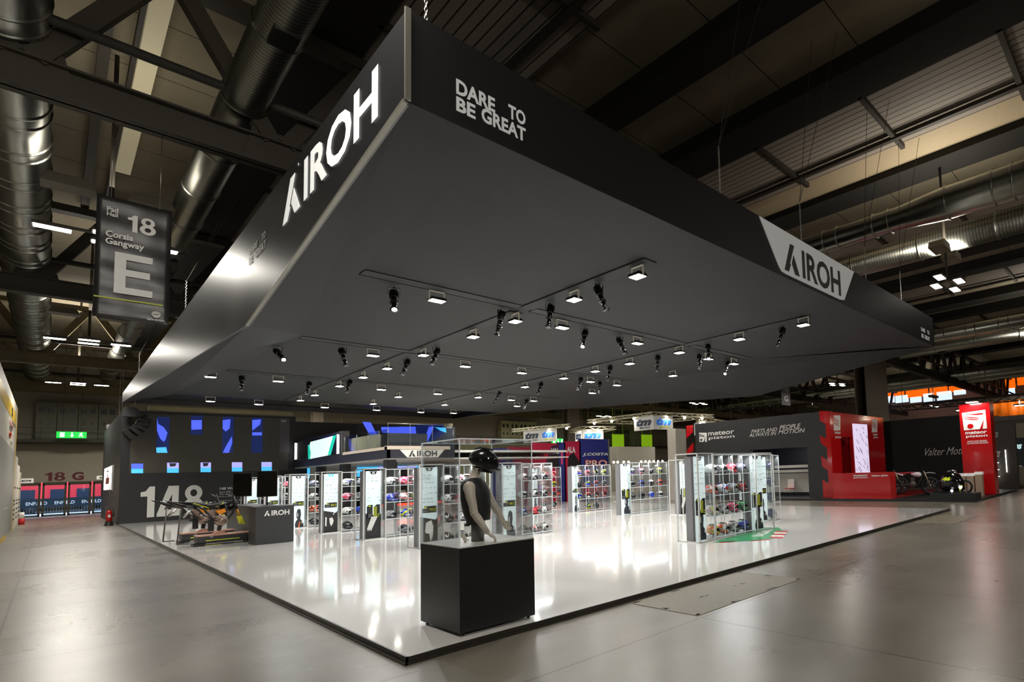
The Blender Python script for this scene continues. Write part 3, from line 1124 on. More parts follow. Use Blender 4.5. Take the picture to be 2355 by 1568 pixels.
# ------------------------------------------------------------------ profile spotlights
SB = mat('spot_black', '#121212', .32)
def spot(px0, py0, px1, py1, on, label):
    top = at(px0, py0, 'z', 6.04)
    L = .78
    r = ((px1 - CX) / F * RT + (py1 - CY) / F * DN + FW).normalized()
    o = CAM - top
    bq = o.dot(r)
    cq = o.dot(o) - L * L
    disc = bq * bq - cq
    if disc < 0:
        e = CAM + r * (-bq)
    else:
        s1, s2 = -bq - math.sqrt(disc), -bq + math.sqrt(disc)
        e = min((CAM + r * s1, CAM + r * s2), key=lambda v: v.z)
    t = thing('profile_spotlight', label, 'spotlight', top, group='profile spotlights under the canopy')
    d = (e - top).normalized()
    q = d.to_track_quat('Z', 'Y').to_matrix()
    c0 = Vector((0, 0, -.2)) - d * .05
    ax = [c0 + d * s for s in (-.14, -.12, .08, .10, .26, .28, .46, .5)]
    b = MB()
    b.tube(ax[:4], [.07, .09, .09, .07], 14)
    b.build('body', SB, t)
    b = MB()
    b.tube([ax[3], ax[4]], .058, 14)
    b.tube([ax[4], ax[4] + d * .02], .085, 14)
    b.tube([ax[4], ax[6]], .05, 14)
    b.tube([ax[6], ax[7]], [.06, .085], 14)
    lb_ = b.build('lens_barrel', mat('black_chrome', '#6a6a6a', .22, metal=1), t)
    b = MB()
    b.lathe([(.05, 0), (.05, .012)], ax[7] - d * .01, 16, q)
    b.build('lens', glow('spot_lens', '#f2f6ff', 40) if on else mat('dark_lens', '#50545c', .1), lb_)
    sd = d.cross(ZU)
    if sd.length < .05:
        sd = XU.copy()
    sd.normalize()
    b = MB()
    for s in (-1, 1):
        b.bar(Vector((0, 0, 0)) + sd * s * .11, c0 + sd * s * .11, .03, .006, sd)
    b.bar(sd * -.11, sd * .11, .03, .008)
    b.tube([(0, 0, 0), (0, 0, .025)], .018, 8)
    b.build('yoke', SB, t)
    if on:
        ld = bpy.data.lights.new('lamp_light', 'SPOT')
        ld.energy = on
        ld.spot_size = math.radians(46)
        ld.spot_blend = .35
        ld.shadow_soft_size = .04
        ld.color = (.93, .97, 1)
        lo = bpy.data.objects.new('lamp_light', ld)
        COL.objects.link(lo)
        lo.parent = t
        lo.location = ax[7] + d * .02
        aim = (Vector((.5, .6, 0)) - top).normalized() if on > 600 else d
        lo.rotation_euler = (-aim).to_track_quat('Z', 'Y').to_euler()
SPOTS = [(906, 662, 908, 712, 601), (1152, 714, 1132, 793, 0), (1265, 699, 1258, 758, 0), (1378, 655, 1405, 720, 0), (1344, 756, 1336, 800, 300), (1426, 774, 1446, 815, 0), (1628, 789, 1630, 828, 300), (1608, 813, 1610, 850, 0), (1512, 816, 1511, 858, 0), (1797, 752, 1780, 803, 0), (1672, 829, 1663, 862, 300), (1003, 799, 985, 840, 0), (935, 825, 918, 865, 0), (788, 799, 802, 845, 0), (640, 797, 662, 823, 300), (556, 863, 556, 900, 0), (710, 876, 702, 908, 0), (803, 872, 793, 905, 0), (1147, 899, 1124, 940, 0), (1243, 878, 1232, 908, 0), (1335, 867, 1322, 902, 0), (1402, 840, 1393, 880, 0), (1379, 876, 1376, 905, 0), (1210, 917, 1203, 942, 0)]
SN = ['lit spotlight nearest the canopy logo corner', 'long unlit spotlight at the first seam crossing', 'spotlight right of the first seam crossing', 'large tilted spotlight nearest the front edge', 'lit spotlight hanging in the second bay middle', 'tilted spotlight right of the lit middle one', 'lit spotlight at right with star glow', 'spotlight just left of the lit right-hand one', 'upright spotlight in the right middle bay', 'spotlight farthest right under the canopy', 'lit spotlight aimed at the right slanted soffit', 'spotlight beside the lamps left of centre', 'spotlight left of the second seam crossing', 'black spotlight in the left second bay', 'silver lit spotlight at the left soffit edge', 'spotlight farthest left in the third bay', 'spotlight on the third seam at left', 'spotlight near the left row of lamps, third bay', 'pair-like slender spotlight at the rear centre', 'slender spotlight at the right rear seam', 'spotlight before the rear lamps on the right seam', 'spotlight at the second crossing on the right', 'lit-looking chrome spotlight below the second crossing', 'rearmost spotlight beside the lit wall pool']
for q, l in zip(SPOTS, SN):
    spot(*q, l.replace('lit spotlight', 'lit profile spotlight') if len(l.split()) < 14 else l)

# ================================================================== LED WALL 148
WALLM = mat('charcoal_wall', '#242426', .5, var=.03)
LEDOFF = mat('led_panel_grey', '#4a463f', .45, var=.03)
BLUE = glow('led_blue', '#4f63f0', 1.1)
CYAN = glow('led_cyan', '#49b4e8', 1.1)
LILAC = glow('led_lilac', '#a7a6ea', 1.1)
DBLUE = glow('led_deep_blue', '#14245e', .6)
WB = glow('led_pale', '#dfe6fa', 1.2)
lw = thing('led_wall', 'charcoal booth wall with large LED screen and white number 148', 'wall', (0, 37.4, 0))
YW = 37.4
b = MB()
b.box(.0, 7.75, .0, .25, .0, 6.25)
b.box(7.75, 18.2, .0, .25, .0, 5.95)
b.box(.0, .25, .25, 15.4, .0, 6.2)
b.build('wall_panels', WALLM, lw)
b = MB()
b.box(1.0, 7.6, -.02, .25, 6.3, 6.55)
b.box(10.4, 18.0, -.02, .25, 6.0, 6.2)
b.build('top_battens', mat('pale_battens', '#9c9270', .7, var=.3, scale=2), lw)
def wallrect(bb, px0, py0, px1, py1, d=.012):
    p, q = at(px0, py0, 'y', YW), at(px1, py1, 'y', YW)
    bb.box(p.x, q.x, -d, 0, q.z, p.z)
sc = MB()
sc.use(LEDOFF)
sc.box(.36, 7.37, -.02, 0, 2.78, 6.1)
sc.use(BLUE)
def wpoly(bb, pts, d=.024):
    bb.prism([((v := at(x, y, 'y', YW)).x, v.z) for x, y in pts], (0, 0, 0), XU, ZU, NY, .018, d)
sc.use(DBLUE)
for q in ((362, 958, 388, 1041), (439, 955, 465, 1000), (512, 958, 536, 1041), (579, 960, 603, 1041)):
    a0, a1 = at(q[0], q[1], 'y', YW), at(q[2], q[3], 'y', YW)
    sc.box(a0.x, a1.x, -.022, -.018, a1.z, a0.z)
sc.use(mat('led_dim', '#57545a', .45))
for q in ((644, 962, 665, 1041),):
    a0, a1 = at(q[0], q[1], 'y', YW), at(q[2], q[3], 'y', YW)
    sc.box(a0.x, a1.x, -.022, -.018, a1.z, a0.z)
sc.use(BLUE)
wpoly(sc, [(361, 962), (364, 975), (376, 982), (385, 995), (380, 1012), (376, 1016), (368, 1008), (361, 990)], .026)
wpoly(sc, [(440, 966), (464, 966), (464, 987), (440, 988)], .026)
wpoly(sc, [(512, 966), (530, 964), (528, 985), (519, 992), (512, 986)], .026)
wpoly(sc, [(512, 1041), (520, 1025), (533, 1003), (534, 1018), (526, 1041)], .026)
wpoly(sc, [(580, 966), (600, 964), (598, 976), (580, 990)], .026)
wpoly(sc, [(580, 994), (602, 994), (602, 1001), (580, 1001)], .026)
sc.use(CYAN)
wpoly(sc, [(359, 1029), (382, 1028), (385, 1041), (360, 1041)], .026)
for x in (302, 384, 461, 533, 601):
    w_ = 27 if x < 400 else 24
    y0, y1 = (1066, 1088) if x < 320 else (1064 - (x - 384) * .008, 1087 - (x - 384) * .02)
    ym = (y0 + y1) / 2 + 1
    sc.use(LILAC if x > 320 else BLUE)
    wpoly(sc, [(x, y0), (x + w_, y0), (x + w_, ym), (x, ym)], .026)
    sc.use(CYAN)
    wpoly(sc, [(x, ym), (x + w_, ym), (x + w_, y1), (x, y1)], .026)
    if x in (384, 461):
        sc.use(mat('led_dim', '#57545a', .45))
        wpoly(sc, [(x + 5, y0 + 1), (x + w_ - 5, y0 + 1), (x + w_ - 8, y0 + 8), (x + 7, y0 + 9)], .028)
sc.use(LETTER)
a0 = at(646, 970, 'y', YW)
text_into(sc, 'TING', (0, 0, 0), XU, ZU, NY, a0.x, a0.x + .27, a0.z, a0.z + .12, .026)
sc.build('led_screen', None, lw)
b = MB()
b.use(mat('blue_wall_screen', '#3c3f4c', .4))
b.box(11.22, 18.1, -.02, 0, 3.3, 5.9)
b.use(BLUE)
def s2poly(m, pts, d):
    b.use(m)
    b.prism([((v := at(x, y, 'y', YW)).x, v.z) for x, y in pts], (0, 0, 0), XU, ZU, NY, .018, d)
s2poly(BLUE, [(833, 970), (852, 971), (868, 1003), (852, 1004)], .03)
s2poly(BLUE, [(876, 982), (955, 981), (957, 998), (930, 1000), (878, 995)], .03)
s2poly(DBLUE, [(955, 975), (1020, 975), (1020, 998), (975, 1025), (955, 1025)], .025)
s2poly(BLUE, [(986, 981), (998, 981), (981, 1020), (972, 1022)], .03)
s2poly(CYAN, [(1000, 982), (1025, 984), (1026, 995), (1012, 990)], .03)
b.use(LETTER)
a0 = at(1017, 984, 'y', YW)
text_into(b, '20 PM MEETING', (0, 0, 0), XU, ZU, NY, a0.x, a0.x + .75, a0.z, a0.z + .15, .03)
# lower screen band seen under the raised office
b.use(CYAN)
b.box(8.4, 15.4, -.02, 0, 2.2, 3.3)
b.use(LILAC)
b.box(12.6, 15.2, -.03, -.02, 2.75, 3.3)
b.use(DBLUE)
b.box(8.9, 9.7, -.03, -.02, 2.3, 2.9)
b.build('rear_screen', None, lw)
b = MB()
big_digits(b, (('1', .81, 1.36), ('4', 1.46, 2.42), ('8', 2.52, 3.38)), (0, 0, 0), XU, ZU, NY, .33, 2.03, .02)
tag(b.build('number_lettering', LETTER, lw), 'giant white number 148')
b = MB()
text_into(b, '148 World Titles', (0, 0, 0), XU, ZU, NY, 4.08, 5.5, 1.68, 1.84, .02, .035)
for k, s in enumerate(('Since 2005, we have won', 'Our story in the world', 'It is a mark of pride', '', 'A way of seeing racing', 'the passion in us')):
    if s:
        text_into(b, s, (0, 0, 0), XU, ZU, NY, 4.08, 4.08 + .052 * len(s), 1.5 - k * .13, 1.59 - k * .13, .02, .01)
b.build('story_lettering', LETTER, lw)

# lit poster on the side of the wall, fire point below it
lb = thing('light_box', 'glowing white poster box with red bottle on the wall side', 'light box', (-.01, 44, 1.95))
b = MB()
b.use(SILVER).box(-.08, 0, -2.4, 4.6, -.05, 1.45)
b.use(glow('poster_white', '#fff6ea', 3.2)).box(-.09, -.08, -2.3, 4.5, 0, 1.4)
b.build('panel', None, lb)
b = MB()
b.use(mat('poster_red', '#9a3c30', .5))
b.prism([(-2.6, .35), (.6, .35), (.6, .75), (-2.6, .75)], (-.09, 0, 0), -YU, ZU, NX, 0, .005)
b.prism([(-1.4, .75), (-.6, .75), (-.8, 1.0), (-1.2, 1.0)], (-.09, 0, 0), -YU, ZU, NX, 0, .005)
b.prism([(-1.8, 1.1), (-.2, 1.1), (-.2, 1.2), (-1.8, 1.2)], (-.09, 0, 0), -YU, ZU, NX, 0, .005)
b.build('poster_print', None, lb)
def extinguisher(loc, h, label, stand=0):
    t = thing('fire_extinguisher', label, 'fire extinguisher', loc)
    r = h * .17
    b = MB()
    b.lathe([(r * .95, 0), (r, .03), (r, h * .68), (r * .8, h * .78), (r * .3, h * .84), (r * .28, h * .88)], (0, 0, stand and .22 or 0), 18)
    b.build('cylinder', mat('extinguisher_red', '#c01818', .25, coat=.4), t)
    z = (stand and .22 or 0) + h * .88
    b = MB()
    b.box(-.02, .02, -.02, .02, z, z + h * .08)
    b.bar((-.02, 0, z + h * .06), (.12, 0, z + h * .13), .025, .012)
    b.bar((-.02, 0, z + h * .03), (.1, 0, z + h * .02), .02, .01)
    b.build('valve', BLACK, t)
    b = MB()
    b.tube([(.02, 0, z + .02), (r * 1.25, 0, z - h * .05), (r * 1.35, 0, z - h * .4), (r * 1.2, 0, z - h * .55)], .014, 8)
    b.build('hose', BLACK, t)
    b = MB()
    b.use(LETTER).prism([(-.05, h * .3), (.05, h * .3), (.05, h * .5), (-.05, h * .5)], (0, -r, stand and .22 or 0), XU, ZU, NY, 0, .003)
    b.build('label_sticker', None, t)
    if stand:
        b = MB()
        b.lathe([(.19, 0), (.19, .04), (.16, .05), (.15, .21)], (0, 0, 0), 18)
        b.build('foot', BLACK, t)
        b = MB()
        b.tube([(0, .16, .04), (0, .16, stand)], .014, 8)
        b.box(-.17, .17, .13, .15, .95, .99)
        b.build('post', mat('stand_grey', '#5a5650', .5), t)
p = at(250, 1208, 'z', 0)
extinguisher((p.x, p.y, 0), .72, 'red fire extinguisher on a black foot at the dark wall corner', 2.2)
p = at(540, 1221, 'z', ZP)
extinguisher((p.x, p.y, ZP), .72, 'red fire extinguisher behind the bike simulators beside the counter')

# curved line-array loudspeaker at the canopy end
la = thing('line_array', 'curved black line array loudspeaker hanging at the canopy left end', 'loudspeaker', (.45, 37.0, 5.75))
b = MB()
b.prism([(-.35, .1), (.35, .1), (.3, .45), (.1, .62), (-.3, .62)], (-.1, -.1, .0), XU, ZU, NY, -.15, .15)
b.build('motor_cover', DGREY, la)
for k in range(5):
    a = k * .17
    c = Vector((.35 - k * k * .035, 0, -.1 - k * .19))
    M = Matrix.Rotation(a * 1.5, 3, 'Y')
    b = MB()
    b.obox(c, (.52, .9, .2), M)
    b.build('cabinet', mat('speaker_black', '#0e0f10', .55), la)
    b = MB()
    for s in (-.3, -.1, .1, .3):
        b.ball(c + M @ Vector((-.28, s, 0)), .02, 8, 5)
    b.build('bolts', SILVER, la)
b = MB()
b.tube([(0, 0, .55), (0, 0, 1.45)], .01, 6)
b.build('hanging_wire', SILVER, la)

# ================================================================== RAISED OFFICE
NAVY = mat('navy_fascia', '#25262f', .4)
XP, YP = 7.65, 21.8
po = thing('raised_office', 'two-storey pod with navy fascia, white brand sign and green screen', 'booth', (XP, YP, 0))
b = MB()
b.box(0, 3.15, 0, .12, 2.92, 3.33)
b.box(0, .12, 0, 15.6, 2.92, 3.33)
b.build('fascia_band', NAVY, po)
b = MB()
b.box(-.03, 2.9, -.03, .3, 3.33, 3.5)
b.box(-.03, .3, 0, 6.1, 3.33, 3.47)
b.build('pale_ledge', mat('sand_ledge', '#c4b7a6', .5), po)
b = MB()
b.box(.05, 10.2, .1, 15.55, 2.86, 2.92)
b.box(.3, 10.2, .3, 15.55, 3.2, 3.32)
b.build('floor_slab', WHITE, po)
b = MB()
b.box(0, .35, 6.3, 15.55, 3.33, 4.66)
b.build('screen_housing', mat('graphite', '#2b2b2e', .45), po)
b = MB()
b.use(mat('screen_glass', '#1d2230', .15))
b.prism([(-15.2, .1), (-6.6, .1), (-6.6, 1.2), (-15.2, 1.2)], (-.005, 0, 3.33), -YU, ZU, NX, 0, .012)
b.use(glow('screen_mint', '#cfe9e2', 1.15))
b.prism([(-12.1, .02), (-8.2, .1), (-7.8, .5), (-7.6, 1.15), (-11.9, 1.05), (-12.3, .5)], (-.005, 0, 3.33), -YU, ZU, NX, .012, .018)
b.use(glow('screen_teal', '#16b59a', 1.0))
b.prism([(-8.6, .1), (-8.1, .1), (-7.2, 1.15), (-7.7, 1.15), (-8.2, .6)], (-.005, 0, 3.33), -YU, ZU, NX, .018, .024)
b.prism([(-12.3, .02), (-11.9, .02), (-11.8, .4), (-12.1, .9), (-12.4, .9)], (-.005, 0, 3.33), -YU, ZU, NX, .018, .024)
b.build('screen', None, po)
for a in (-15.0, -6.9):
    b = MB()
    b.tube([(-.03, -a, 3.44), (-.03, -a, 4.5)], .05, 8)
    b.build('light_tube', glow('tube_white', '#ffffff', 4), po)
b = MB()
b.use(mat('sign_white', '#d8d5cc', .5, emit='#d8d5cc', es=.15))
b.prism([(.52, 3.32), (.86, 2.94), (2.3, 2.94), (2.62, 3.32)], (0, -.001, 0), XU, ZU, NY, 0, .015)
sp_ = b.build('sign_plate', None, po)
b = MB()
helmet_brand(b, (0, -.018, 0), XU, ZU, NY, .92, 2.25, 2.98, 3.28, .01)
b.build('sign_lettering', mat('dark_letters', '#2b2b2c', .5), sp_)
# glass balustrade and upstairs furniture
b = MB()
b.box(.05, 3.1, .02, .04, 3.45, 4.55)
b.box(.02, .04, .02, 6.0, 3.45, 4.3)
b.build('balustrade_glass', glass('balustrade', '#eef4f8', .12), po)
b = MB()
for x in (.02, 1.0, 2.05, 3.08):
    b.tube([(x, .03, 3.45), (x, .03, 4.58)], .012, 6)
for y in (1.2, 2.6, 4.2, 6.0):
    b.tube([(.03, y, 3.45), (.03, y, 4.3)], .012, 6)
b.tube([(.03, .03, 4.57), (3.1, .03, 4.57)], .014, 6)
b.build('balustrade_posts', SILVER, po)
b = MB()
b.box(.45, .8, 2.9, 7.3, 3.32, 4.25)
b.build('cream_screen', mat('cream_laminate', '#ddd2b0', .5, emit='#ddd2b0', es=.12), po)
b = MB()
b.box(.5, 2.3, 1.2, 2.3, 3.32, 4.2)
b.build('bar_counter', DGREY, po)
# pillars and low bench beneath
for k, (x, y) in enumerate(((.1, .4), (1.2, 3.2), (.1, 6.6), (.2, 11.2))):
    b = MB()
    b.box(x, x + .42, y, y + .42, ZP, 2.9)
    b.build('pillar', mat('pillar_black', '#141416', .4), po)
b = MB()
b.box(.3, 7.6, 4.0, 4.6, ZP, .55)
b.build('bench', WHITE, po)
b = MB()
b.box(.3, 7.6, 3.94, 4.0, .5, .62)
b.build('red_light_strip', glow('red_strip', '#f0442e', 1.6), po)
b = MB()
b.use(mat('pillar_black', '#141416', .4))
b.box(1.6, 6.2, 8.0, 8.2, ZP, 2.6)
b.use(LETTER)
text_into(b, 'TEST', (0, 7.99, 0), XU, ZU, NY, 2.2, 3.9, .75, 1.25, .01, .05)
b.build('black_backdrop', None, po)
b = MB()
b.box(.6, 3.2, 14.2, 14.4, ZP, 2.85)
b.build('white_backdrop', WHITE, po)

# ================================================================== HELMETS
def helmet_meshes(kind):
    """shell, visor, trim (and peak) of one helmet, facing +X, standing on z = 0"""
    parts = []
    NU, NV = 32, 18
    chin = {'full': .035, 'cross': .075, 'open': -.01}[kind]
    def pt(th, ph, off=0):
        cx, cz = math.cos(th) * math.cos(ph), math.sin(ph)
        x = (.155 + off) * cx * (1.04 if cx < 0 else 1)
        y = (.122 + off) * math.sin(th) * math.cos(ph)
        z = .15 + (.132 + off) * cz
        fr = max(0, math.cos(th)) ** 3
        lo = max(0, min(1, (-ph + .12) / .6))
        x += chin * fr * lo
        if kind == 'cross' and lo > 0:
            y *= 1 - .35 * fr * lo
        if ph < -.3 and math.cos(th) < .2:
            z += .03 * max(0, min(1, (-ph - .3) / .6)) * (1 - max(0, math.cos(th)))
            x *= .93
        return (x, y, z)
    b = MB()
    rings = []
    for j in range(NV + 1):
        ph = -1.02 + (PI / 2 + 1.02) * j / NV
        rings.append([pt(2 * PI * i / NU, ph) for i in range(NU)])
    vs = [v for r in rings for v in r]
    fs = []
    for j in range(NV):
        for i in range(NU):
            th = 2 * PI * (i + .5) / NU
            ph = -1.02 + (PI / 2 + 1.02) * (j + .5) / NV
            if kind == 'open' and math.cos(th) > .45 and ph < .12:
                continue
            l = (i + 1) % NU
            fs.append((j * NU + i, j * NU + l, (j + 1) * NU + l, (j + 1) * NU + i))
    b.add(vs, fs, True)
    parts.append(('shell', b))
    # visor / goggle field
    b = MB()
    A = {'full': 1.25, 'cross': .95, 'open': .95}[kind]
    lo_, hi_ = {'full': (-.30, .36), 'cross': (-.2, .3), 'open': (-.45, .1)}[kind]
    n, m = 14, 5
    vs = []
    for j in range(m + 1):
        for i in range(n + 1):
            u = -1 + 2 * i / n
            v = lo_ + (hi_ - lo_) * j / m
            taper = 1 - .35 * abs(u) ** 3
            mid = (lo_ + hi_) / 2
            vs.append(pt(u * A, mid + (v - mid) * taper + (.10 * abs(u) if kind == 'full' else 0), .005 if kind != 'open' else -.02))
    fs = [(j * (n + 1) + i, j * (n + 1) + i + 1, (j + 1) * (n + 1) + i + 1, (j + 1) * (n + 1) + i) for j in range(m) for i in range(n)]
    b.add(vs, fs, True)
    parts.append(('visor' if kind != 'open' else 'face_opening', b))
    b = MB()
    b.tube([pt(2 * PI * i / 24, -1.0, .003) for i in range(24)], .008, 6, closed=True)
    for s in (-1, 1):
        b.lathe([(.02, 0), (.018, .008)], (.02, s * .121, .15), 12, Matrix.Rotation(-s * PI / 2, 3, 'X'))
    parts.append(('rim_trim', b))
    if kind in ('cross', 'open'):
        b = MB()
        rows = []
        for i in range(6):
            t = i / 5
            x = .07 + t * (.15 if kind == 'cross' else .13)
            z = .265 + (.02 * math.sin(t * 2.2) if kind == 'cross' else .0) - .02 * t * t - (.0 if kind == 'cross' else .02 * t)
            wd = .095 * (1 - .3 * t * t)
            rows.append([(x, -wd, z - .022), (x, -wd * .55, z + .004), (x, 0, z + .012), (x, wd * .55, z + .004), (x, wd, z - .022), (x, wd * .5, z - .006), (x, 0, z + .002), (x, -wd * .5, z - .006)])
        b.loft(rows, True, True)
        parts.append(('peak', b))
    if kind == 'full':
        b = MB()
        for s in (-1, 1):
            b.tube([(.06, s * .05, .278), (-.04, s * .055, .286), (-.11, s * .045, .262)], [.008, .012, .004], 6)
        b.box(.175, .19, -.03, .03, .075, .09)
        parts.append(('air_vents', b))
    return parts


def graphic(name, c1, c2, c3, seed, rough=.22):
    if name in MATS:
        return MATS[name]
    m = bpy.data.materials.new(name)
    MATS[name] = m
    m.use_nodes = True
    nt = m.node_tree
    bs = nt.nodes['Principled BSDF']
    bs.inputs['Roughness'].default_value = rough
    bs.inputs['Coat Weight'].default_value = .5
    bs.inputs['Coat Roughness'].default_value = .05
    tc = nt.nodes.new('ShaderNodeTexCoord')
    mp = nt.nodes.new('ShaderNodeMapping')
    mp.inputs['Location'].default_value = (seed * 1.7, seed * .9, seed * .4)
    mp.inputs['Rotation'].default_value = (0, .7, 0)
    mp.inputs['Scale'].default_value = (1, .35, 1.6)
    nt.links.new(tc.outputs['Object'], mp.inputs[0])
    n = nt.nodes.new('ShaderNodeTexNoise')
    n.inputs['Scale'].default_value = 5
    n.inputs['Detail'].default_value = .6
    n.inputs['Distortion'].default_value = 1.1
    nt.links.new(mp.outputs[0], n.inputs['Vector'])
    cr = nt.nodes.new('ShaderNodeValToRGB')
    cr.color_ramp.interpolation = 'CONSTANT'
    e = cr.color_ramp.elements
    e[0].color, e[1].color = lin(c2), lin(c1)
    e[0].position, e[1].position = 0, .42
    x = e.new(.56)
    x.color = lin(c3)
    x2 = e.new(.62)
    x2.color = lin(c1)
    nt.links.new(n.outputs['Fac'], cr.inputs[0])
    nt.links.new(cr.outputs[0], bs.inputs['Base Color'])
    return m


VIS = mat('dark_visor', '#14161a', .06, coat=.3)
VISB = mat('blue_mirror_visor', '#2b46c4', .1, metal=.6)
VISR = mat('red_mirror_visor', '#b3322c', .12, metal=.5)
RUB = mat('black_rubber', '#0f0f10', .6)
HPROTO = {}
for kd in ('full', 'cross', 'open'):
    HPROTO[kd] = [(n_, b_.build(n_, WHITE)) for n_, b_ in helmet_meshes(kd)]
    for n_, o_ in HPROTO[kd]:
        COL.objects.unlink(o_)
C3 = {'white': '#e6e6e4', 'black': '#141416', 'red': '#c8202a', 'orange': '#ee5a22', 'blue': '#2643b8', 'yellow': '#dbe62a', 'green': '#1f9a4a', 'grey': '#7b7f84', 'pink': '#ee4f74', 'teal': '#5fcfb4', 'purple': '#5c4a9e', 'navy': '#1b2350'}


def helmet(kind, c1, c2, c3, loc, rz, label, group, vis=None, scale=1.16, seed=None, pitch=0, sc_=None):
    t = empty('motorcycle_helmet' if kind != 'open' else 'open_face_helmet', loc, rz)
    if pitch:
        t.rotation_mode = 'QUATERNION'
        t.rotation_quaternion = (Matrix.Rotation(rz, 3, 'Z') @ Matrix.Rotation(pitch, 3, 'Y')).to_quaternion()
    t.scale = (scale,) * 3
    tag(t, label, 'helmet', group)
    g = graphic('shell_%s_%s_%s' % (c1, c2, c3), C3[c1], C3[c2], C3[c3], seed if seed is not None else len(c1) + 3 * len(c2) + 7 * len(c3))
    for n_, o_ in HPROTO[kind]:
        c = o_.copy()
        COL.objects.link(c)
        c.parent = t
        m = {'shell': g, 'peak': g, 'visor': vis or VIS, 'face_opening': RUB, 'rim_trim': RUB, 'air_vents': RUB}[n_]
        c.material_slots[0].link = 'OBJECT'
        c.material_slots[0].material = m
    return t


# ================================================================== SHOWCASES
FRAME = mat('white_frame', '#dfdfdc', .3, metal=.2)
PANEL = mat('info_panel_face', '#dceef0', .45, emit='#dff0f2', es=.38)
PSIDE = mat('panel_side_grey', '#6f7073', .5)
ACR = glass('acrylic_shelf', '#fdfefe', .2, .03)
AEDGE = mat('acrylic_edge', '#d4dcde', .25, emit='#e8f0f2', es=.18)  # faint emission stands for light caught in the shelf edges
YEL = mat('acid_yellow', '#c9d42a', .5)
TXT = mat('panel_print_grey', '#8fa3a8', .6)


def info_panel(t, x0, x1, y0, y1, style, seed):
    """free-standing graphic panel, printed side towards -Y"""
    rnd = random.Random(seed)
    b = MB()
    b.box(x0 - .09, x0, y0, y1 + .06, ZP, 2.2)
    b.build('panel_side', PSIDE, t)
    b = MB()
    b.box(x0, x1, y0, y1, ZP + .01, 2.2)
    ip = b.build('info_panel', PANEL, t)
    W_ = x1 - x0
    b = MB()
    O = (x0, y0 - .001, 0)
    P_ = lambda pts, d=.004: b.prism([(u * W_, v) for u, v in pts], O, XU, ZU, NY, 0, d)
    b.use(CYAN if style == 'cyan' else BLACK)
    P_([(.26, 2.19), (.36, 2.1), (.64, 2.1), (.74, 2.19)])
    b.use(LETTER)
    P_([(.42, 2.17), (.42, 2.12), (.58, 2.12), (.58, 2.17)], .007)
    b.use(TXT)
    for z in (1.98, 1.88, 1.78, 1.64, 1.5, 1.36, 1.26):
        u = .1
        while u < .85:
            l = rnd.uniform(.06, .2)
            if rnd.random() < .6:
                P_([(u, z), (u + l, z), (u + l, z + .014), (u, z + .014)])
            u += l + rnd.uniform(.06, .2)
    b.use(BLACK)
    if style in ('tall', 'cyan_tall'):
        z0, z1 = .72, 1.14
        P_([(.08, z0), (.46, z0), (.46, z1), (.2, z1), (.08, z1 - .06)])
        P_([(.56, z0), (.94, z0), (.94, z1), (.72, z1), (.56, z1 - .06)])
    else:
        z0, z1 = .98, 1.16
        P_([(.06, z0), (.94, z0), (.94, z1), (.2, z1), (.2, z1 - .05), (.06, z1 - .07)])
    b.use(YEL)
    P_([(.2, z1 - .06), (.34, z1 - .06), (.34, z1 - .02), (.2, z1 - .02)], .007)
    for q in range(3):
        P_([(.52 + q * .08, z0 + .05), (.56 + q * .08, z0 + .05), (.56 + q * .08, z1 - .06), (.52 + q * .08, z1 - .06)], .007)
    for cz in (z0 + .05, z0 + .11):
        b.tube([(x0 + .84 * W_ + .022 * math.cos(a), y0 - .008, cz + .018 * math.sin(a)) for a in [k * PI / 5 for k in range(10)]], .005, 5, closed=True)
    b.use(PSIDE)
    for q in range(2):
        P_([(.14, z0 + .03 + q * .06), (.42, z0 + .03 + q * .06), (.42, z0 + .06 + q * .06), (.14, z0 + .06 + q * .06)], .007)
    if style in ('dark', 'cyan', 'cyan_tall'):
        b.use(BLACK)
        P_([(0, ZP + .01), (1, ZP + .01), (1, .86), (.88, .78), (0, .88)], .004)
        b.use(LETTER)
        if style == 'cyan':
            P_([(.1, .35), (.2, .3), (.22, .62), (.12, .66)], .008)
            P_([(.4, .6), (.62, .62), (.72, .5), (.66, .4), (.54, .3), (.44, .42)], .008)
            P_([(.66, .74), (.8, .82), (.8, .78), (.7, .7)], .008)
        elif style == 'dark':
            P_([(.3, .72), (.62, .78), (.74, .6), (.7, .35), (.56, .2), (.5, .42), (.3, .44), (.24, .5)], .008)
        else:
            for q in range(3):
                P_([(.1 + q * .1, .4), (.16 + q * .1, .32), (.5 + q * .14, .76), (.4 + q * .14, .78)], .008)
    else:
        # rider with dark helmet
        b.use(mat('rider_print', '#1f242e', .5))
        P_([(.3, ZP + .02), (.95, ZP + .02), (.93, .26), (.8, .38), (.7, .42), (.7, .5), (.74, .62), (.7, .8), (.58, .86), (.44, .82), (.38, .68), (.38, .52), (.46, .42), (.34, .36), (.26, .22)])
        b.use(LETTER)
        P_([(.44, .55), (.5, .52), (.5, .66), (.45, .7)], .008)
        P_([(.76, .3), (.86, .24), (.88, .28), (.8, .35)], .008)
        if style == 'orange':
            b.use(mat('rider_orange', '#d46a2c', .5))
            P_([(.5, ZP + .03), (.62, ZP + .03), (.7, .34), (.6, .3)], .008)
    b.build('printed_graphics', None, ip)


ROWN = ['bottom row', 'third row', 'second row', 'top row']


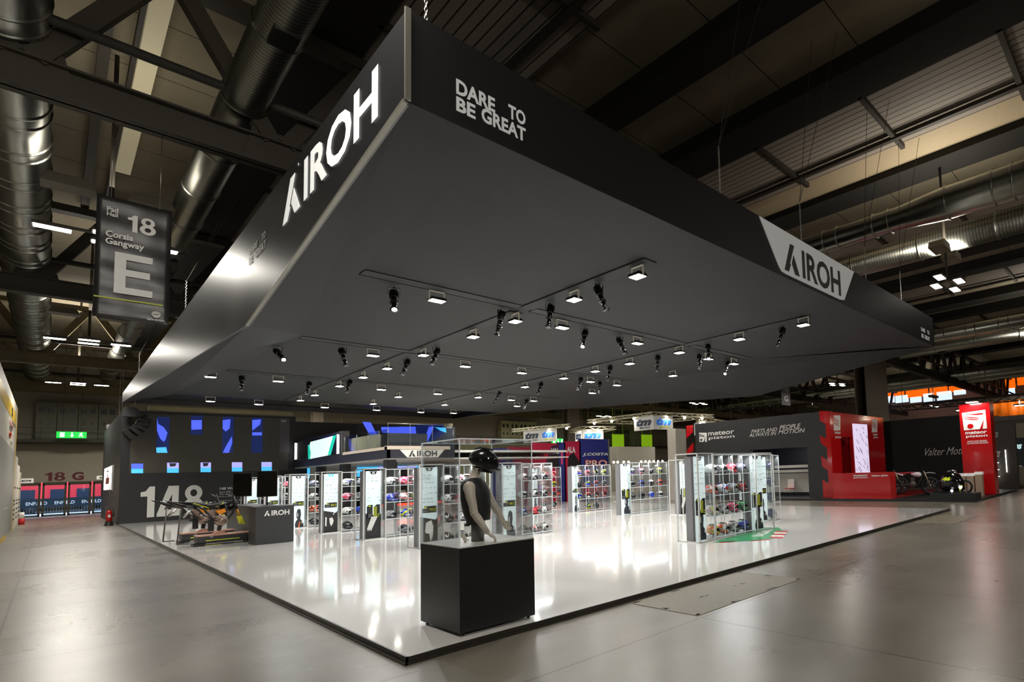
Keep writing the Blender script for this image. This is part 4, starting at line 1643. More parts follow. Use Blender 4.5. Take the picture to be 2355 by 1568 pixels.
def showcase(x0, y0, ncol, style, label, hel, where, panel2=None, colw=.45, yaw=-.35, frame=True, pw=.62, first=.0, group='helmet showcases', skip=(), kinds='full'):
    t = thing('helmet_showcase', label, 'showcase', (x0, y0, 0), group=group)
    D = .72
    q = .015
    if frame:
        b = MB()
        for (x, y) in ((0, 0), (0, D), (pw, 0)):
            b.box(x - q, x + q, y - q, y + q, ZP, 2.28)
        for z in (ZP, 2.25):
            b.box(-q, q, 0, D, z, z + .03)
            b.box(0, pw, -q, q, z, z + .03)
        b.build('white_frame', FRAME, t)
    info_panel(t, .14, pw - .05 + .14 * first, .26, .42, style, int(x0 * 10 + y0))
    xs = pw + .04 + first
    L = ncol * colw
    shy0, shy1 = .1, .56
    zs = [ZP + .06 + k * .53 for k in range(4)]
    for k, z in enumerate(zs):
        b = MB()
        b.use(ACR).box(xs, xs + L, shy0, shy1, z - .012, z)
        b.use(AEDGE).box(xs, xs + L, shy0 - .012, shy0, z - .016, z + .004)
        b.build('shelf', None, t)
    for c in range(ncol + 1):
        b = MB()
        x = xs + c * colw
        b.use(ACR).box(x - .006, x + .006, shy0, shy1, ZP, 2.24)
        b.use(AEDGE).box(x - .007, x + .007, shy0 - .012, shy0, ZP, 2.24)
        b.box(x - .007, x + .007, shy1, shy1 + .01, ZP, 2.24)
        b.build('upright', None, t)
    b = MB()
    b.use(ACR).box(xs, xs + L, shy0, shy1, 2.23, 2.24)
    b.use(AEDGE).box(xs, xs + L, shy0 - .014, shy0, 2.225, 2.25)
    b.build('top_sheet', None, t)
    if panel2:
        xb = xs + L
        info_panel(t, xb + .12, xb + .72, .26, .42, panel2, int(x0 * 7))
        b = MB()
        for (x, y) in ((xb + .03, 0), (xb + .85, 0), (xb + .85, D)):
            b.box(x - q, x + q, y - q, y + q, ZP, 2.28)
        for z in (ZP, 2.25):
            b.box(xb + .03, xb + .85, -q, q, z, z + .03)
            b.box(xb + .85 - q, xb + .85 + q, 0, D, z, z + .03)
            b.box(0, xb, -q * .5, q * .5, z + .01, z + .02)
        b.build('white_frame', FRAME, t)
    area_light('case_light', (xs + L / 2, shy0 + .04, 2.2), L * .92, .04, 8 * ncol, (.95, .98, 1), (-.25, 0, 0), t)
    i = 0
    for r in range(3, -1, -1):
        for c in range(ncol):
            if (r, c) in skip or i >= len(hel):
                if (r, c) not in skip:
                    pass
                else:
                    continue
            h = hel[i % len(hel)]
            i += 1
            kd, c1, c2, c3 = h[:4]
            vs_ = h[4] if len(h) > 4 else None
            kn = {'full': 'full-face', 'cross': 'peaked off-road', 'open': 'open-face'}[kd]
            l = '%s %s helmet, %s, %s column, %s' % (c1 if c1 == c2 else c1 + ' and ' + c2, kn, ROWN[r], NTH[c], where)
            helmet(kd, c1, c2, c3, (x0 + xs + (c + .5) * colw, y0 + .33, zs[r] - .033 + .0), yaw, l, 'helmets in the ' + where, vs_, scale=min(1.16, colw * 2.6), seed=i * 3 + c)
    return t


w_, k_, r_c, o_c = 'white', 'black', 'red', 'orange'
R16 = [('full', 'white', 'white', 'white'), ('full', 'black', 'grey', 'white'), ('full', 'red', 'white', 'pink'), ('full', 'navy', 'grey', 'white'),
       ('full', 'orange', 'white', 'navy'), ('full', 'white', 'blue', 'white', VISR), ('full', 'grey', 'yellow', 'white'), ('full', 'black', 'red', 'red'),
       ('full', 'white', 'yellow', 'red'), ('full', 'white', 'grey', 'purple'), ('full', 'pink', 'black', 'grey'), ('full', 'black', 'green', 'green'),
       ('full', 'yellow', 'orange', 'red'), ('full', 'white', 'orange', 'grey'), ('full', 'grey', 'white', 'grey'), ('full', 'purple', 'blue', 'teal')]
showcase(7.74, 2.68, 4, 'tall', 'long helmet showcase on the green and white floor print', R16, 'front right showcase', 'tall', .44, -.5, pw=.62, first=.02)
L9 = [('full', 'white', 'white', 'grey'), ('cross', 'white', 'black', 'red'), ('full', 'grey', 'white', 'black'), ('cross', 'white', 'grey', 'grey'), ('cross', 'red', 'white', 'pink'), ('full', 'blue', 'white', 'black'), ('full', 'black', 'grey', 'white'), ('full', 'grey', 'white', 'grey'), ('full', 'white', 'black', 'grey'), ('full', 'black', 'grey', 'white'), ('full', 'grey', 'black', 'white'), ('full', 'white', 'grey', 'red')]
showcase(3.78, 8.9, 3, 'dark', 'helmet showcase directly left of the glass mannequin box', L9, 'showcase left of mannequin', colw=.40)
showcase(6.0, 8.7, 3, 'plain', 'helmet showcase seen through the mannequin glass box', list(reversed(L9)), 'showcase behind mannequin arms', colw=.36)
L13 = [('open', 'white', 'white', 'white'), ('cross', 'pink', 'white', 'red'), ('cross', 'white', 'black', 'red'), ('cross', 'blue', 'purple', 'white'), ('cross', 'white', 'red', 'pink'), ('cross', 'yellow', 'white', 'green'), ('full', 'grey', 'black', 'white'), ('cross', 'blue', 'yellow', 'white'), ('cross', 'grey', 'orange', 'white'), ('full', 'grey', 'black', 'grey'), ('full', 'black', 'grey', 'grey')]
showcase(3.78, 12.9, 3, 'cyan_tall', 'helmet showcase with cyan top badge, nearer of the two', L13, 'nearer cyan-badge showcase', colw=.42, skip=((0, 0),))
L17 = [('open', 'white', 'navy', 'white'), ('open', 'grey', 'black', 'grey'), ('open', 'orange', 'orange', 'red'), ('open', 'pink', 'grey', 'white'), ('open', 'grey', 'white', 'black'), ('open', 'grey', 'white', 'grey'), ('open', 'white', 'white', 'white'), ('open', 'blue', 'navy', 'blue'), ('open', 'teal', 'white', 'blue'), ('full', 'black', 'black', 'grey'), ('open', 'grey', 'teal', 'grey')]
showcase(3.78, 17.0, 3, 'cyan', 'helmet showcase with cyan top badge, farther of the two', L17, 'farther cyan-badge showcase', colw=.44, skip=((0, 1),))
L21 = [('full', 'navy', 'grey', 'white'), ('full', 'black', 'white', 'grey'), ('full', 'white', 'grey', 'black'), ('full', 'grey', 'black', 'white'), ('cross', 'orange', 'black', 'white'), ('full', 'white', 'black', 'grey'), ('full', 'black', 'black', 'grey'), ('full', 'pink', 'white', 'red')]
showcase(3.78, 21.1, 2, 'orange', 'helmet showcase just right of the black counter', L21, 'showcase beside the counter', colw=.5)
showcase(3.78, 25.1, 2, 'plain', 'helmet showcase behind the standing monitors, nearer one', L21[::-1], 'nearer case behind monitors', colw=.5)
showcase(3.78, 29.1, 2, 'plain', 'helmet showcase behind the standing monitors, farther one', L21[:4], 'farther case behind monitors', colw=.5, skip=((1, 0), (1, 1), (0, 0), (0, 1)))
G11 = [('full', 'blue', 'white', 'red'), ('full', 'red', 'white', 'blue'), ('full', 'black', 'black', 'grey'), ('full', 'yellow', 'black', 'black'), ('full', 'black', 'white', 'grey'), ('full', 'blue', 'navy', 'white'), ('full', 'white', 'black', 'grey'), ('full', 'orange', 'red', 'black'), ('full', 'black', 'grey', 'white'), ('full', 'black', 'grey', 'grey'), ('full', 'blue', 'white', 'navy', VISB), ('full', 'white', 'white', 'grey')]
YF = -PI / 2 - .3
showcase(12.75, 11.2, 4, 'tall', 'wide clear helmet showcase behind the green floor print', G11, 'case before globe lamps', colw=.56, yaw=YF, frame=False, pw=.75, first=-.25, skip=((0, 0), (0, 1), (0, 2), (0, 3)))
G15 = [('cross', 'white', 'black', 'red', VISB), ('cross', 'pink', 'black', 'white'), ('cross', 'black', 'grey', 'yellow'), ('cross', 'yellow', 'grey', 'white'), ('full', 'black', 'black', 'grey'), ('cross', 'blue', 'yellow', 'white', VISB), ('cross', 'purple', 'orange', 'white'), ('cross', 'grey', 'black', 'white'), ('cross', 'navy', 'white', 'yellow', VISB), ('cross', 'white', 'red', 'green'), ('cross', 'black', 'orange', 'grey'), ('cross', 'red', 'black', 'white'), ('full', 'black', 'yellow', 'green'), ('full', 'grey', 'black', 'grey')]
showcase(13.0, 14.9, 4, 'rider', 'clear helmet showcase below the blue and pink booth wall', G15, 'case below blue wall', colw=.5, yaw=YF, frame=False, pw=.62, first=-.35, skip=((0, 0), (0, 3)))
G19 = [('cross', 'yellow', 'white', 'black'), ('cross', 'red', 'white', 'black', VISR), ('cross', 'white', 'pink', 'white'), ('cross', 'yellow', 'black', 'grey'), ('cross', 'black', 'grey', 'grey'), ('cross', 'grey', 'black', 'red'), ('full', 'black', 'black', 'grey'), ('full', 'grey', 'black', 'grey')]
showcase(13.3, 18.7, 2, 'plain', 'two-column clear helmet showcase below the pink booth wall', G19, 'case below pink wall', colw=.62, yaw=YF - .1, frame=False, pw=.5)
showcase(13.6, 8.6, 1, 'cyan_tall', 'narrow showcase panel with cyan badge behind the front showcase', [('full', 'grey', 'white', 'grey')], 'narrow case behind front showcase', colw=.45)
showcase(12.1, 3.9, 1, 'rider', 'showcase panel with blue rider print at the right end', [('full', 'navy', 'black', 'white')], 'narrow case at right end', colw=.45, pw=.9)

# printed racetrack graphic on the floor
tk = thing('floor_graphic', 'green floor print with red and white kerb under the front showcase', 'floor print', (7.9, 1.3, ZP))
b = MB()
b.use(mat('print_green', '#2f8a55', .3))
Og = (-7.9, -1.3, .0)
def gp(m, pts, d=.003):
    b.use(m)
    b.prism(pts, Og, XU, YU, ZU, .0005, d)
gp(mat('print_green', '#2f8a55', .3), [(7.95, 2.42), (8.6, 2.66), (11.0, 3.2), (11.35, 2.75), (10.2, 1.75), (9.2, 1.5), (8.6, 1.75)])
gp(mat('print_red', '#c23a3c', .3), [(8.0, 2.25), (8.3, 2.05), (8.4, 2.15), (8.1, 2.36)])
gp(MATS['print_red'], [(8.55, 1.72), (8.95, 1.46), (9.05, 1.54), (8.66, 1.82)])
for k in range(5):
    a, c = k * .2, .0
    gp(MATS['print_red'] if k % 2 == 0 else WHITE, [(9.3 + a * 1.4, 1.3 + a * .7), (9.55 + a * 1.4, 1.45 + a * .7), (9.42 + a * 1.4, 1.78 + a * .7), (9.2 + a * 1.4, 1.6 + a * .7)], .0035)
b.use(WHITE)
text_into(b, 'RACING', Og, Vector((.93, .36, 0)), Vector((-.36, .93, 0)), ZU, 9.5, 11.0, -1.55, -1.25, .005, .03)
b.build('print', None, tk)

# ================================================================== PLINTH AND MANNEQUIN
pl = thing('plinth', 'black cube plinth with white top at the front stand corner', 'plinth', (.65, .2, ZP))
b = MB()
b.box(0, .97, 0, 1.04, .035, 1.0)
b.build('body', mat('matt_black_plinth', '#0d0d0e', .45), pl, bevel=.003)
b = MB()
b.box(.0, .97, .0, 1.04, 1.0, 1.012)
b.build('white_top', WHITE, pl)
for x, y in ((.06, .06), (.91, .06), (.06, .98), (.91, .98)):
    b = MB()
    b.tube([(x, y, 0), (x, y, .035)], .02, 10)
    b.build('foot', BLACK, pl)
ZT = ZP + 1.012
gb = thing('glass_box', 'tall clear acrylic box covering the mannequin on the plinth', 'display cover', (.66, .21, ZT))
G1 = glass('clear_box', '#fdfefe', .1)
b = MB()
for q in ((0, .95, 0, .008), (0, .95, 1.01, 1.018), (0, .008, 0, 1.018), (.942, .95, 0, 1.018)):
    b.box(q[0], q[1], q[2], q[3], 0, 1.27)
b.box(0, .95, 0, 1.018, 1.262, 1.27)
b.build('panes', G1, gb)
b = MB()
for x, y in ((0, 0), (.95, 0), (0, 1.018), (.95, 1.018)):
    b.box(x - .005, x + .005, y - .005, y + .005, 0, 1.272)
for z in (1.268,):
    b.box(0, .95, -.006, .006, z - .008, z + .004)
    b.box(0, .95, 1.012, 1.024, z - .008, z + .004)
    b.box(-.006, .006, 0, 1.018, z - .008, z + .004)
    b.box(.944, .956, 0, 1.018, z - .008, z + .004)
b.build('polished_edges', mat('bright_acrylic_edge', '#cfd8da', .15, emit='#f2f6f6', es=.22), gb)  # edge brightness of the box is put in as weak emission

BX = Vector((1.092, .633, ZT))
r3, f3 = Vector((.635, -.772, 0)), Vector((.772, .635, 0))
def mp(r, z, f=0):
    return r3 * r + f3 * f + ZU * z
mq = thing('mannequin', 'pale half mannequin in a black vest inside the glass box, leaning right', 'mannequin', BX)
SKIN = mat('mannequin_skin', '#d5c8ba', .4, var=.02)
# trunk, neck and both arms with hands in one skin
b = MB()
rings = []
for z, r0_, r1_, hw in ((.72, -.20, .09, .17), (.77, -.16, .05, .13), (.80, -.115, .03, .08), (.83, -.09, .025, .06), (.87, -.075, .04, .056), (.905, -.06, .055, .055)):
    c, h = (r0_ + r1_) / 2, (r1_ - r0_) / 2
    rings.append([mp(c + h * math.cos(a), z, hw * math.sin(a)) for a in [k * 2 * PI / 20 for k in range(20)]])
b.loft(rings)
def hand(wr, dr, up, s):
    """palm, thumb and four bent fingers: wr wrist, dr forward, s side of the thumb"""
    dr = dr.normalized()
    side = dr.cross(up).normalized() * s
    nrm = dr.cross(side).normalized()
    rr = []
    for u, w2, h2 in ((-.01, .026, .02), (.02, .033, .017), (.05, .04, .015), (.078, .038, .012)):
        rr.append([wr + dr * u + side * (w2 * math.cos(a)) + nrm * (h2 * math.sin(a)) for a in [k * PI / 6 for k in range(12)]])
    b.loft(rr)
    for i, (o, l) in enumerate(((.029, .068), (.01, .077), (-.01, .072), (-.028, .056))):
        p0 = wr + dr * .072 + side * o
        sg = 1 if nrm.z < 0 else -1
        p1 = p0 + dr * l * .42 + nrm * sg * .006
        p2 = p1 + dr * l * .3 + nrm * sg * .018
        p3 = p2 + dr * l * .18 + nrm * sg * .02
        b.tube([p0, p1, p2, p3], [.0095, .009, .008, .0065], 8)
    t0 = wr + dr * .02 + side * .028
    b.tube([t0, t0 + dr * .03 + side * .022, t0 + dr * .055 + side * .026, t0 + dr * .07 + side * .02], [.012, .011, .0095, .007], 8)
# near arm
sh_, el, wr = mp(-.01, .655, -.2), mp(.055, .365, -.225), mp(.215, .115, -.20)
b.ball(mp(-.02, .675, -.185), .072, 16, 12, (1, 1, 1.15))
b.tube([mp(-.025, .72, -.18), sh_, mp(.01, .56, -.215), mp(.04, .46, -.225), el, el + (wr - el) * .25, el + (wr - el) * .7, wr], [.05, .066, .058, .05, .046, .047, .035, .027], 16)
hand(wr, mp(.085, -.06, .01), ZU, 1)
el2, wr2 = mp(.11, .44, .225), mp(.24, .215, .23)
b.ball(mp(-.02, .675, .185), .072, 16, 12, (1, 1, 1.15))
b.tube([mp(-.02, .72, .18), mp(.0, .655, .2), mp(.05, .56, .215), el2, el2 + (wr2 - el2) * .25, el2 + (wr2 - el2) * .7, wr2], [.05, .066, .055, .045, .046, .035, .027], 16)
hand(wr2, mp(.05, -.085, 0), f3, 1)
body = b.build('body', SKIN, mq)
b = MB()
for c, d, r in ((el, wr - sh_, .049), (wr, wr - el, .0285), (el2, wr2 - mp(0, .655, .2), .048), (wr2, wr2 - el2, .0285)):
    d = d.normalized()
    b.tube([c - d * .004, c + d * .004], r, 18)
b.build('joint_rings', mat('joint_cream', '#efe6d8', .3), mq)
b = MB()
rings = []
for z, r0_, r1_, hw in ((.20, -.11, -.02, .13), (.262, -.135, .150, .15), (.35, -.168, .156, .16), (.45, -.19, .157, .168), (.55, -.203, .153, .18), (.63, -.212, .138, .19), (.69, -.21, .118, .185), (.735, -.195, .095, .165), (.775, -.16, .06, .125), (.80, -.13, .035, .095)):
    c, h = (r0_ + r1_) / 2, (r1_ - r0_) / 2
    rings.append([mp(c + h * math.cos(a), z + (.035 if math.cos(a) > .3 and z < .25 else 0), hw * math.sin(a)) for a in [k * 2 * PI / 24 for k in range(24)]])
b.loft(rings)
vest = b.build('vest', mat('black_vest', '#0f0f11', .6, bump=.3), mq)
b = MB()
b.tube([mp(.035, .79, .02), mp(.085, .735, .005)], .006, 6)
b.tube([mp(-.02, .79, -.09), mp(.0, .755, -.12)], .005, 6)
b.obox(mp(-.1, .215, -.1), (.035, .03, .035), Matrix.Rotation(.5, 3, 'Z'))
b.build('zip_and_buckle', SILVER, mq)
b = MB()
b.tube([mp(0, 0), mp(0, .3)], .077, 24)
b.build('support_column', mat('column_grey', '#6e6c6a', .5), mq)
hm = helmet('full', 'black', 'black', 'black', BX + mp(.045, .845), math.atan2(r3.y, r3.x), 'glossy black full-face helmet on the mannequin head', None, scale=1.16, pitch=.22)
ph_ = thing('card_holder', 'small white tilted card on a stand by the mannequin column', 'card holder', BX + mp(-.13, 0, -.1))
b = MB()
M = Matrix((r3, f3, ZU)).transposed() @ Matrix.Rotation(-.5, 3, 'Y')
b.obox((0, 0, .065), (.012, .085, .12), M)
b.build('card', mat('card_cream', '#d9cdbd', .4), ph_)
b = MB()
b.tube([(0, 0, 0), (.02, -.02, .02), mp(.05, .02), mp(.06, .035)], .008, 8)
b.ball((-.06, -.02, .012), .013, 8, 6)
b.build('support', WHITE, ph_)

# ================================================================== COUNTER WITH MONITORS, BIKE SIMULATORS
ct = thing('counter', 'long black counter with the white brand word on its end', 'counter', (1.62, 15.2, ZP))
b = MB()
b.box(0, .95, .0, .9, 0, 1.15)
b.box(.3, .95, .9, 6.1, 0, 1.12)
b.build('body', mat('black_counter', '#26272a', .45), ct, bevel=.004)
b = MB()
helmet_brand(b, (0, -.004, 0), XU, ZU, NY, .2, .83, .86, 1.02, .006)
b.build('brand_lettering', LETTER, ct)
for k, (x, y, n) in enumerate(((1.72, 19.2, 'left'), (1.86, 16.4, 'right'))):
    t = thing('monitor', 'black portrait monitor on a pole above the counter, %s one' % n, 'monitor', (x, y, ZP + 1.15), -.25, 'portrait monitors on the counter')
    b = MB()
    b.box(0, .52, 0, .05, .28, 1.12)
    cs = b.build('casing', BLACK, t, bevel=.006)
    b = MB()
    b.box(.015, .505, -.004, 0, .3, 1.1)
    b.build('screen', mat('monitor_glass', '#15130f', .08), cs)
    b = MB()
    b.tube([(.26, .06, 0), (.26, .06, .6)], .022, 10)
    b.box(.12, .4, -.06, .18, 0, .012)
    b.build('pole', BLACK, t)

# ---- two motocross simulators: bikes without wheels on long wooden bases
def sim(label, dx=0, dy=0):
    Y = 17.2
    root = thing('bike_simulator', label, 'bike simulator', (0, 0, 0), group='bike simulators beside the counter')
    q = lambda px, py, y=0: Vector(((v := at(px, py, 'y', Y)).x, Y + y, v.z))
    yb0, yb1 = 16.9, 17.5
    v0, v1 = at(453, 1250, 'y', yb0), at(566, 1222, 'y', yb0)
    x0, x1, z0, z1 = v0.x, v1.x + .15, v0.z, at(453, 1233, 'y', yb0).z
    b = MB()
    b.box(x0, x1, yb0, yb1, z0, z1 - .03)
    b.build('base_box', mat('graphite', '#2b2b2e', .45), root, bevel=.006)
    b = MB()
    b.box(x0 - .02, x1 + .03, yb0 - .02, yb1 + .02, z1 - .03, z1)
    b.prism([(x0 + .35, z1), (x0 + .75, z1), (x0 + .62, z1 + .09), (x0 + .5, z1 + .09)], (0, (yb0 + yb1) / 2, 0), XU, ZU, NY, -.12, .12)
    b.build('wooden_top', mat('reddish_plywood', '#b58a76', .5, var=.2, scale=30), root)
    b = MB()
    b.box(x0 + .05, x1 - .1, yb0 + .06, yb1 - .06, ZP + .06, z0)
    b.box(x0 - .08, x0 + .2, yb0 + .0, yb1, ZP + .02, ZP + .07)
    for x in (x0 + .05, x1 - .1):
        for y in (yb0 + .08, yb1 - .08):
            b.tube([(x, y, ZP), (x, y, z0)], .025, 8)
    b.build('skid_frame', BLACK, root)
    b = MB()
    b.use(YEL).box(x0 + .2, x1 - .3, yb0 - .006, yb0, z0 + .05, z0 + .075)
    b.use(LETTER)
    text_into(b, 'CROSS SIMULATOR', (0, yb0 - .004, 0), XU, ZU, NY, x0 + .5, x0 + .85, z0 + .2, z0 + .235, .004)
    b.tube([Vector((x0 + .33, yb0 - .006, z0 + .18)) + Vector((.03 * math.cos(a), 0, .03 * math.sin(a))) for a in [k * 2 * PI / 5 for k in range(5)]], .006, 5, closed=True)
    b.use(mat('poster_red', '#9a3c30', .5))
    b.tube([Vector((x1 - .38, yb0 - .006, z0 + .2)) + Vector((.035 * math.cos(a), 0, .035 * math.sin(a))) for a in [k * 2 * PI / 6 for k in range(6)]], .006, 5, closed=True)
    b.build('base_print', None, root)
    b = MB()
    b.bar(q(485, 1195), q(485, 1221), .07, .14)
    b.bar(q(506, 1208), q(503, 1220), .04, .1)
    b.bar(q(470, 1200), q(508, 1203), .12, .05)
    b.build('support_post', BLACK, root)
    # frame and bodywork
    b = MB()
    for s in (-.09, .09):
        b.tube([q(440, 1158, s), q(470, 1172, s * 1.3), q(492, 1196, s * 1.4), q(515, 1203, s), q(535, 1180, s * .7), q(541, 1160, s * .4), q(510, 1160, s), q(470, 1172, s * 1.3)], .02, 8)
        b.tube([q(440, 1158, s), q(470, 1185, s * 1.2), q(492, 1196, s * 1.2)], .016, 8)
    b.build('frame', BLACK, root)
    b = MB()
    def prof(pts, w0):
        rings = []
        for px, pt_, pb, wd in pts:
            T, B_ = q(px, pt_), q(px, pb)
            c, h = (T + B_) / 2, (T - B_).length / 2
            rings.append([c + Vector((0, wd * math.cos(a), h * math.sin(a))) for a in [k * 2 * PI / 14 for k in range(14)]])
        b.loft(rings)
    prof([(379, 1151, 1153, .02), (395, 1152, 1158, .05), (415, 1154, 1166, .09), (440, 1155, 1172, .1), (452, 1158, 1172, .09)], 0)
    b.build('tail_section', mat('gloss_black_plastic', '#0d0e10', .15, coat=.5), root)
    b = MB()
    prof([(505, 1158, 1176, .07), (518, 1155, 1176, .11), (530, 1154, 1174, .1), (541, 1152, 1166, .06)], 0)
    b.build('front_cowl', mat('gloss_black_plastic', '#0d0e10', .15, coat=.5), root)
    b = MB()
    prof([(443, 1154, 1160, .08), (455, 1155, 1163, .1), (481, 1159, 1168, .11), (500, 1156, 1166, .1), (514, 1152, 1160, .07)], 0)
    b.build('seat', mat('matt_seat', '#1a1a18', .7), root)
    b = MB()
    for s in (-.105, .105):
        b.tube([q(444, 1157, s * .8), q(462, 1163, s), q(481, 1168.5, s), q(500, 1164, s), q(514, 1156, s * .7)], .012, 6)
    b.build('yellow_piping', YEL, root)
    b = MB()
    for s in (-1, 1):
        pp = [q(495, 1174), q(515, 1169), q(518, 1177), q(502, 1182)]
        b.prism([(p_.x, p_.z) for p_ in pp], (0, Y + s * .12, 0), XU, ZU, NY, -.02, .02)
    b.build('orange_shroud', mat('simulator_orange', '#f0921c', .3), root)
    b = MB()
    M = Matrix.Rotation(PI / 2, 3, 'X')
    ec = q(507, 1196)
    b.lathe([(.14, -.13), (.17, -.1), (.17, .1), (.13, .13)], ec, 20, M)
    b.lathe([(.09, .13), (.08, .16)], ec, 16, M)
    for k in range(6):
        c = q(484 + k * .6, 1190 - k * 3)
        b.obox(c, (.2, .2, .018), Matrix.Rotation(-.35, 3, 'Y'))
    b.obox(q(486, 1182), (.12, .14, .25), Matrix.Rotation(-.3, 3, 'Y'))
    b.build('engine', mat('engine_metal', '#a58f84', .35, metal=.6, var=.25, scale=20), root)
    b = MB()
    b.tube([q(497, 1192, -.16), q(503, 1183, -.18), q(515, 1187, -.18), q(521, 1197, -.17), q(516, 1203, -.15), q(500, 1204, -.14)], .018, 8)
    b.tube([q(437, 1172, -.15), q(428, 1181, -.16), q(418, 1190, -.16)], [.03, .04, .04], 12)
    b.build('exhaust_pipe', SILVER, root)
    b = MB()
    for s in (-.07, .07):
        b.tube([q(543, 1170, s), q(551, 1189, s)], .028, 10)
    b.build('gold_fork', mat('fork_gold', '#c08a34', .3, metal=.7), root)
    b = MB()
    for s in (-.07, .07):
        b.tube([q(535, 1140, s), q(543, 1170, s)], .035, 10)
    b.tube([q(531, 1138, -.3), q(533, 1141, -.1), q(533, 1141, .1), q(531, 1138, .3)], .014, 8)
    for s in (-1, 1):
        b.tube([q(531, 1138, s * .3), q(530, 1137, s * .42)], .022, 8)
    b.build('handlebar', BLACK, root)
    b = MB()
    pp = [q(544, 1187), q(554, 1185), q(563, 1204), q(550, 1204)]
    b.prism([(p_.x, p_.z) for p_ in pp], (0, Y, 0), XU, ZU, NY, -.1, .1)
    b.build('yellow_fork_guard', mat('guard_yellow', '#d8dc22', .4), root)
    b = MB()
    b.tube([q(415, 1169, -.1), q(406, 1252, -.1)], .02, 8)
    b.tube([q(406, 1252, -.1), q(434, 1250, -.1)], .02, 8)
    b.build('side_stand', mat('stand_grey', '#5a5650', .5), root)
    root.location = (dx, dy, 0)
    return root
sim('front bike simulator with orange tank and yellow fork guard on wooden base')
sim('rear bike simulator half hidden behind the front one', -.12, 1.95)

# ================================================================== NEIGHBOUR STANDS
def pp(px, py, ax, v):
    p = at(px, py, ax, v)
    return (p.x, p.z) if ax == 'y' else (-p.y, p.z)
def sheet_y(b, m, pts, y, d0=0, d1=.01):
    b.use(m)
    b.prism([pp(x, z, 'y', y) for x, z in pts], (0, y, 0), XU, ZU, NY, d0, d1)
def sheet_x(b, m, pts, x, d0=0, d1=.01):
    b.use(m)
    b.prism([pp(u, z, 'x', x) for u, z in pts], (x, 0, 0), -YU, ZU, NX, d0, d1)
def text_y(b, m, s, px0, py0, px1, py1, y, d=.03, bold=.03, shear=0):
    b.use(m)
    p0, p1 = pp(px0, py0, 'y', y), pp(px1, py1, 'y', y)
    text_into(b, s, (0, y, 0), XU, ZU, NY, p0[0], p1[0], p1[1], p0[1], d, bold, shear)
def text_x(b, m, s, px0, py0, px1, py1, x, d=.03, bold=.03, shear=0):
    b.use(m)
    p0, p1 = pp(px0, py0, 'x', x), pp(px1, py1, 'x', x)
    text_into(b, s, (x, 0, 0), -YU, ZU, NX, p0[0], p1[0], p1[1], p0[1], d, bold, shear)

# ---- white and yellow stand at the left edge
XL = -3.56
ls = thing('yellow_stand_wall', 'white and yellow booth wall with sponsor marks at left edge', 'booth wall', (XL, 38.6, 0))
b = MB()
b.box(-.3, 0, -16, 0, 0, 6.28)
b.build('white_wall', mat('warm_white_wall', '#d8d2c2', .5), ls)
b = MB()
b.box(-.35, .01, 0, .3, 0, 6.25)
b.build('yellow_edge', mat('stand_yellow', '#e2b814', .4), ls)
b = MB()
b.box(0, .03, -16, -1.6, .2, 3.95)
b.build('grey_panel', mat('pale_grey_panel', '#a9a79c', .5), ls)
b = MB()
O_ = (0, 0, 0)
b.use(mat('stand_yellow', '#e2b814', .4)).prism([(-16, 5.25), (-1.4, 5.25), (-1.4, 5.8), (-16, 5.8)], (0.001, 0, 0), YU, ZU, XU, 0, .01)
b.use(BLACK)
text_into(b, '5', (0, 0, 0), YU, ZU, XU, -6.4, -5.0, 5.32, 5.7, .02, .028)
text_into(b, 'WT', (0, 0, 0), YU, ZU, XU, -6, -4.2, 4.05, 4.25, .02, .04)
b.prism([(-5, 5.12), (-1.6, 5.12), (-1.6, 5.17), (-5, 5.17)], (0, 0, 0), YU, ZU, XU, 0, .01)
b.tube([(.02, -6.2 + .8 * math.cos(a), 4.75 + .14 * math.sin(a)) for a in [k * PI / 8 for k in range(16)]], .015, 5, closed=True)
b.use(mat('red_lettering', '#b53a30', .6))
text_into(b, 'RNA', (0, 0, 0), YU, ZU, XU, -7.5, -3.4, 4.9, 5.06, .02, .028, .3)
b.tube([(.02, -6.6 + .6 * math.cos(a), 4.45 + .12 * math.sin(a)) for a in [k * PI / 8 for k in range(16)]], .02, 5, closed=True)
b.build('sponsor_marks', None, ls)
bx = thing('yellow_cabinet', 'yellow cabinet with papers on top at the left edge', 'cabinet', (-3.66, 29.2, 0))
b = MB()
b.box(-.0, .12, 0, 3.6, .02, 1.3)
b.build('body', mat('stand_yellow', '#e2b814', .4), bx)
b = MB()
b.box(-.0, .14, -.02, 3.62, 1.3, 1.33)
b.build('top', mat('warm_white_wall', '#d8d2c2', .5), bx)
b = MB()
b.box(.03, .12, .5, 2.1, 1.33, 1.38)
b.build('papers', BLACK, bx)
for k, (y, h, n) in enumerate(((44, 3.95, 'nearest the yellow edge'), (48.5, 3.6, 'middle'), (53, 3.3, 'farthest'))):
    t = thing('white_partition', 'low white partition past the yellow booth wall, ' + n, 'partition', (-3.6 - k * .02, y, 0), group='white partitions behind the yellow wall')
    b = MB()
    b.box(-.25, 0, -3.5, .3, 0, h)
    b.build('board', mat('warm_white_wall', '#d8d2c2', .5), t)
    b = MB()
    b.use(BLACK)
    for z in (.5, .75, 1.0, 1.3, 1.5, 2.2):
        b.prism([(-3.0, z), (-1.2, z), (-1.2, z + .09), (-3.0, z + .09)], (.0, 0, 0), YU, ZU, XU, 0, .01)
    b.build('printed_strip', None, t)
t = thing('number_sign', 'small white booth number sign E79 left of the doors', 'number sign', (-3.75, 55, 0))
b = MB()
b.box(-.4, .62, 0, .04, 2.62, 2.95)
b.build('board', WHITE, t)
b = MB()
b.use(BLACK)
text_into(b, 'E79', (0, -.005, 0), XU, ZU, NY, .1, .52, 2.72, 2.84, .006, .04)
b.build('lettering', None, t)
b = MB()
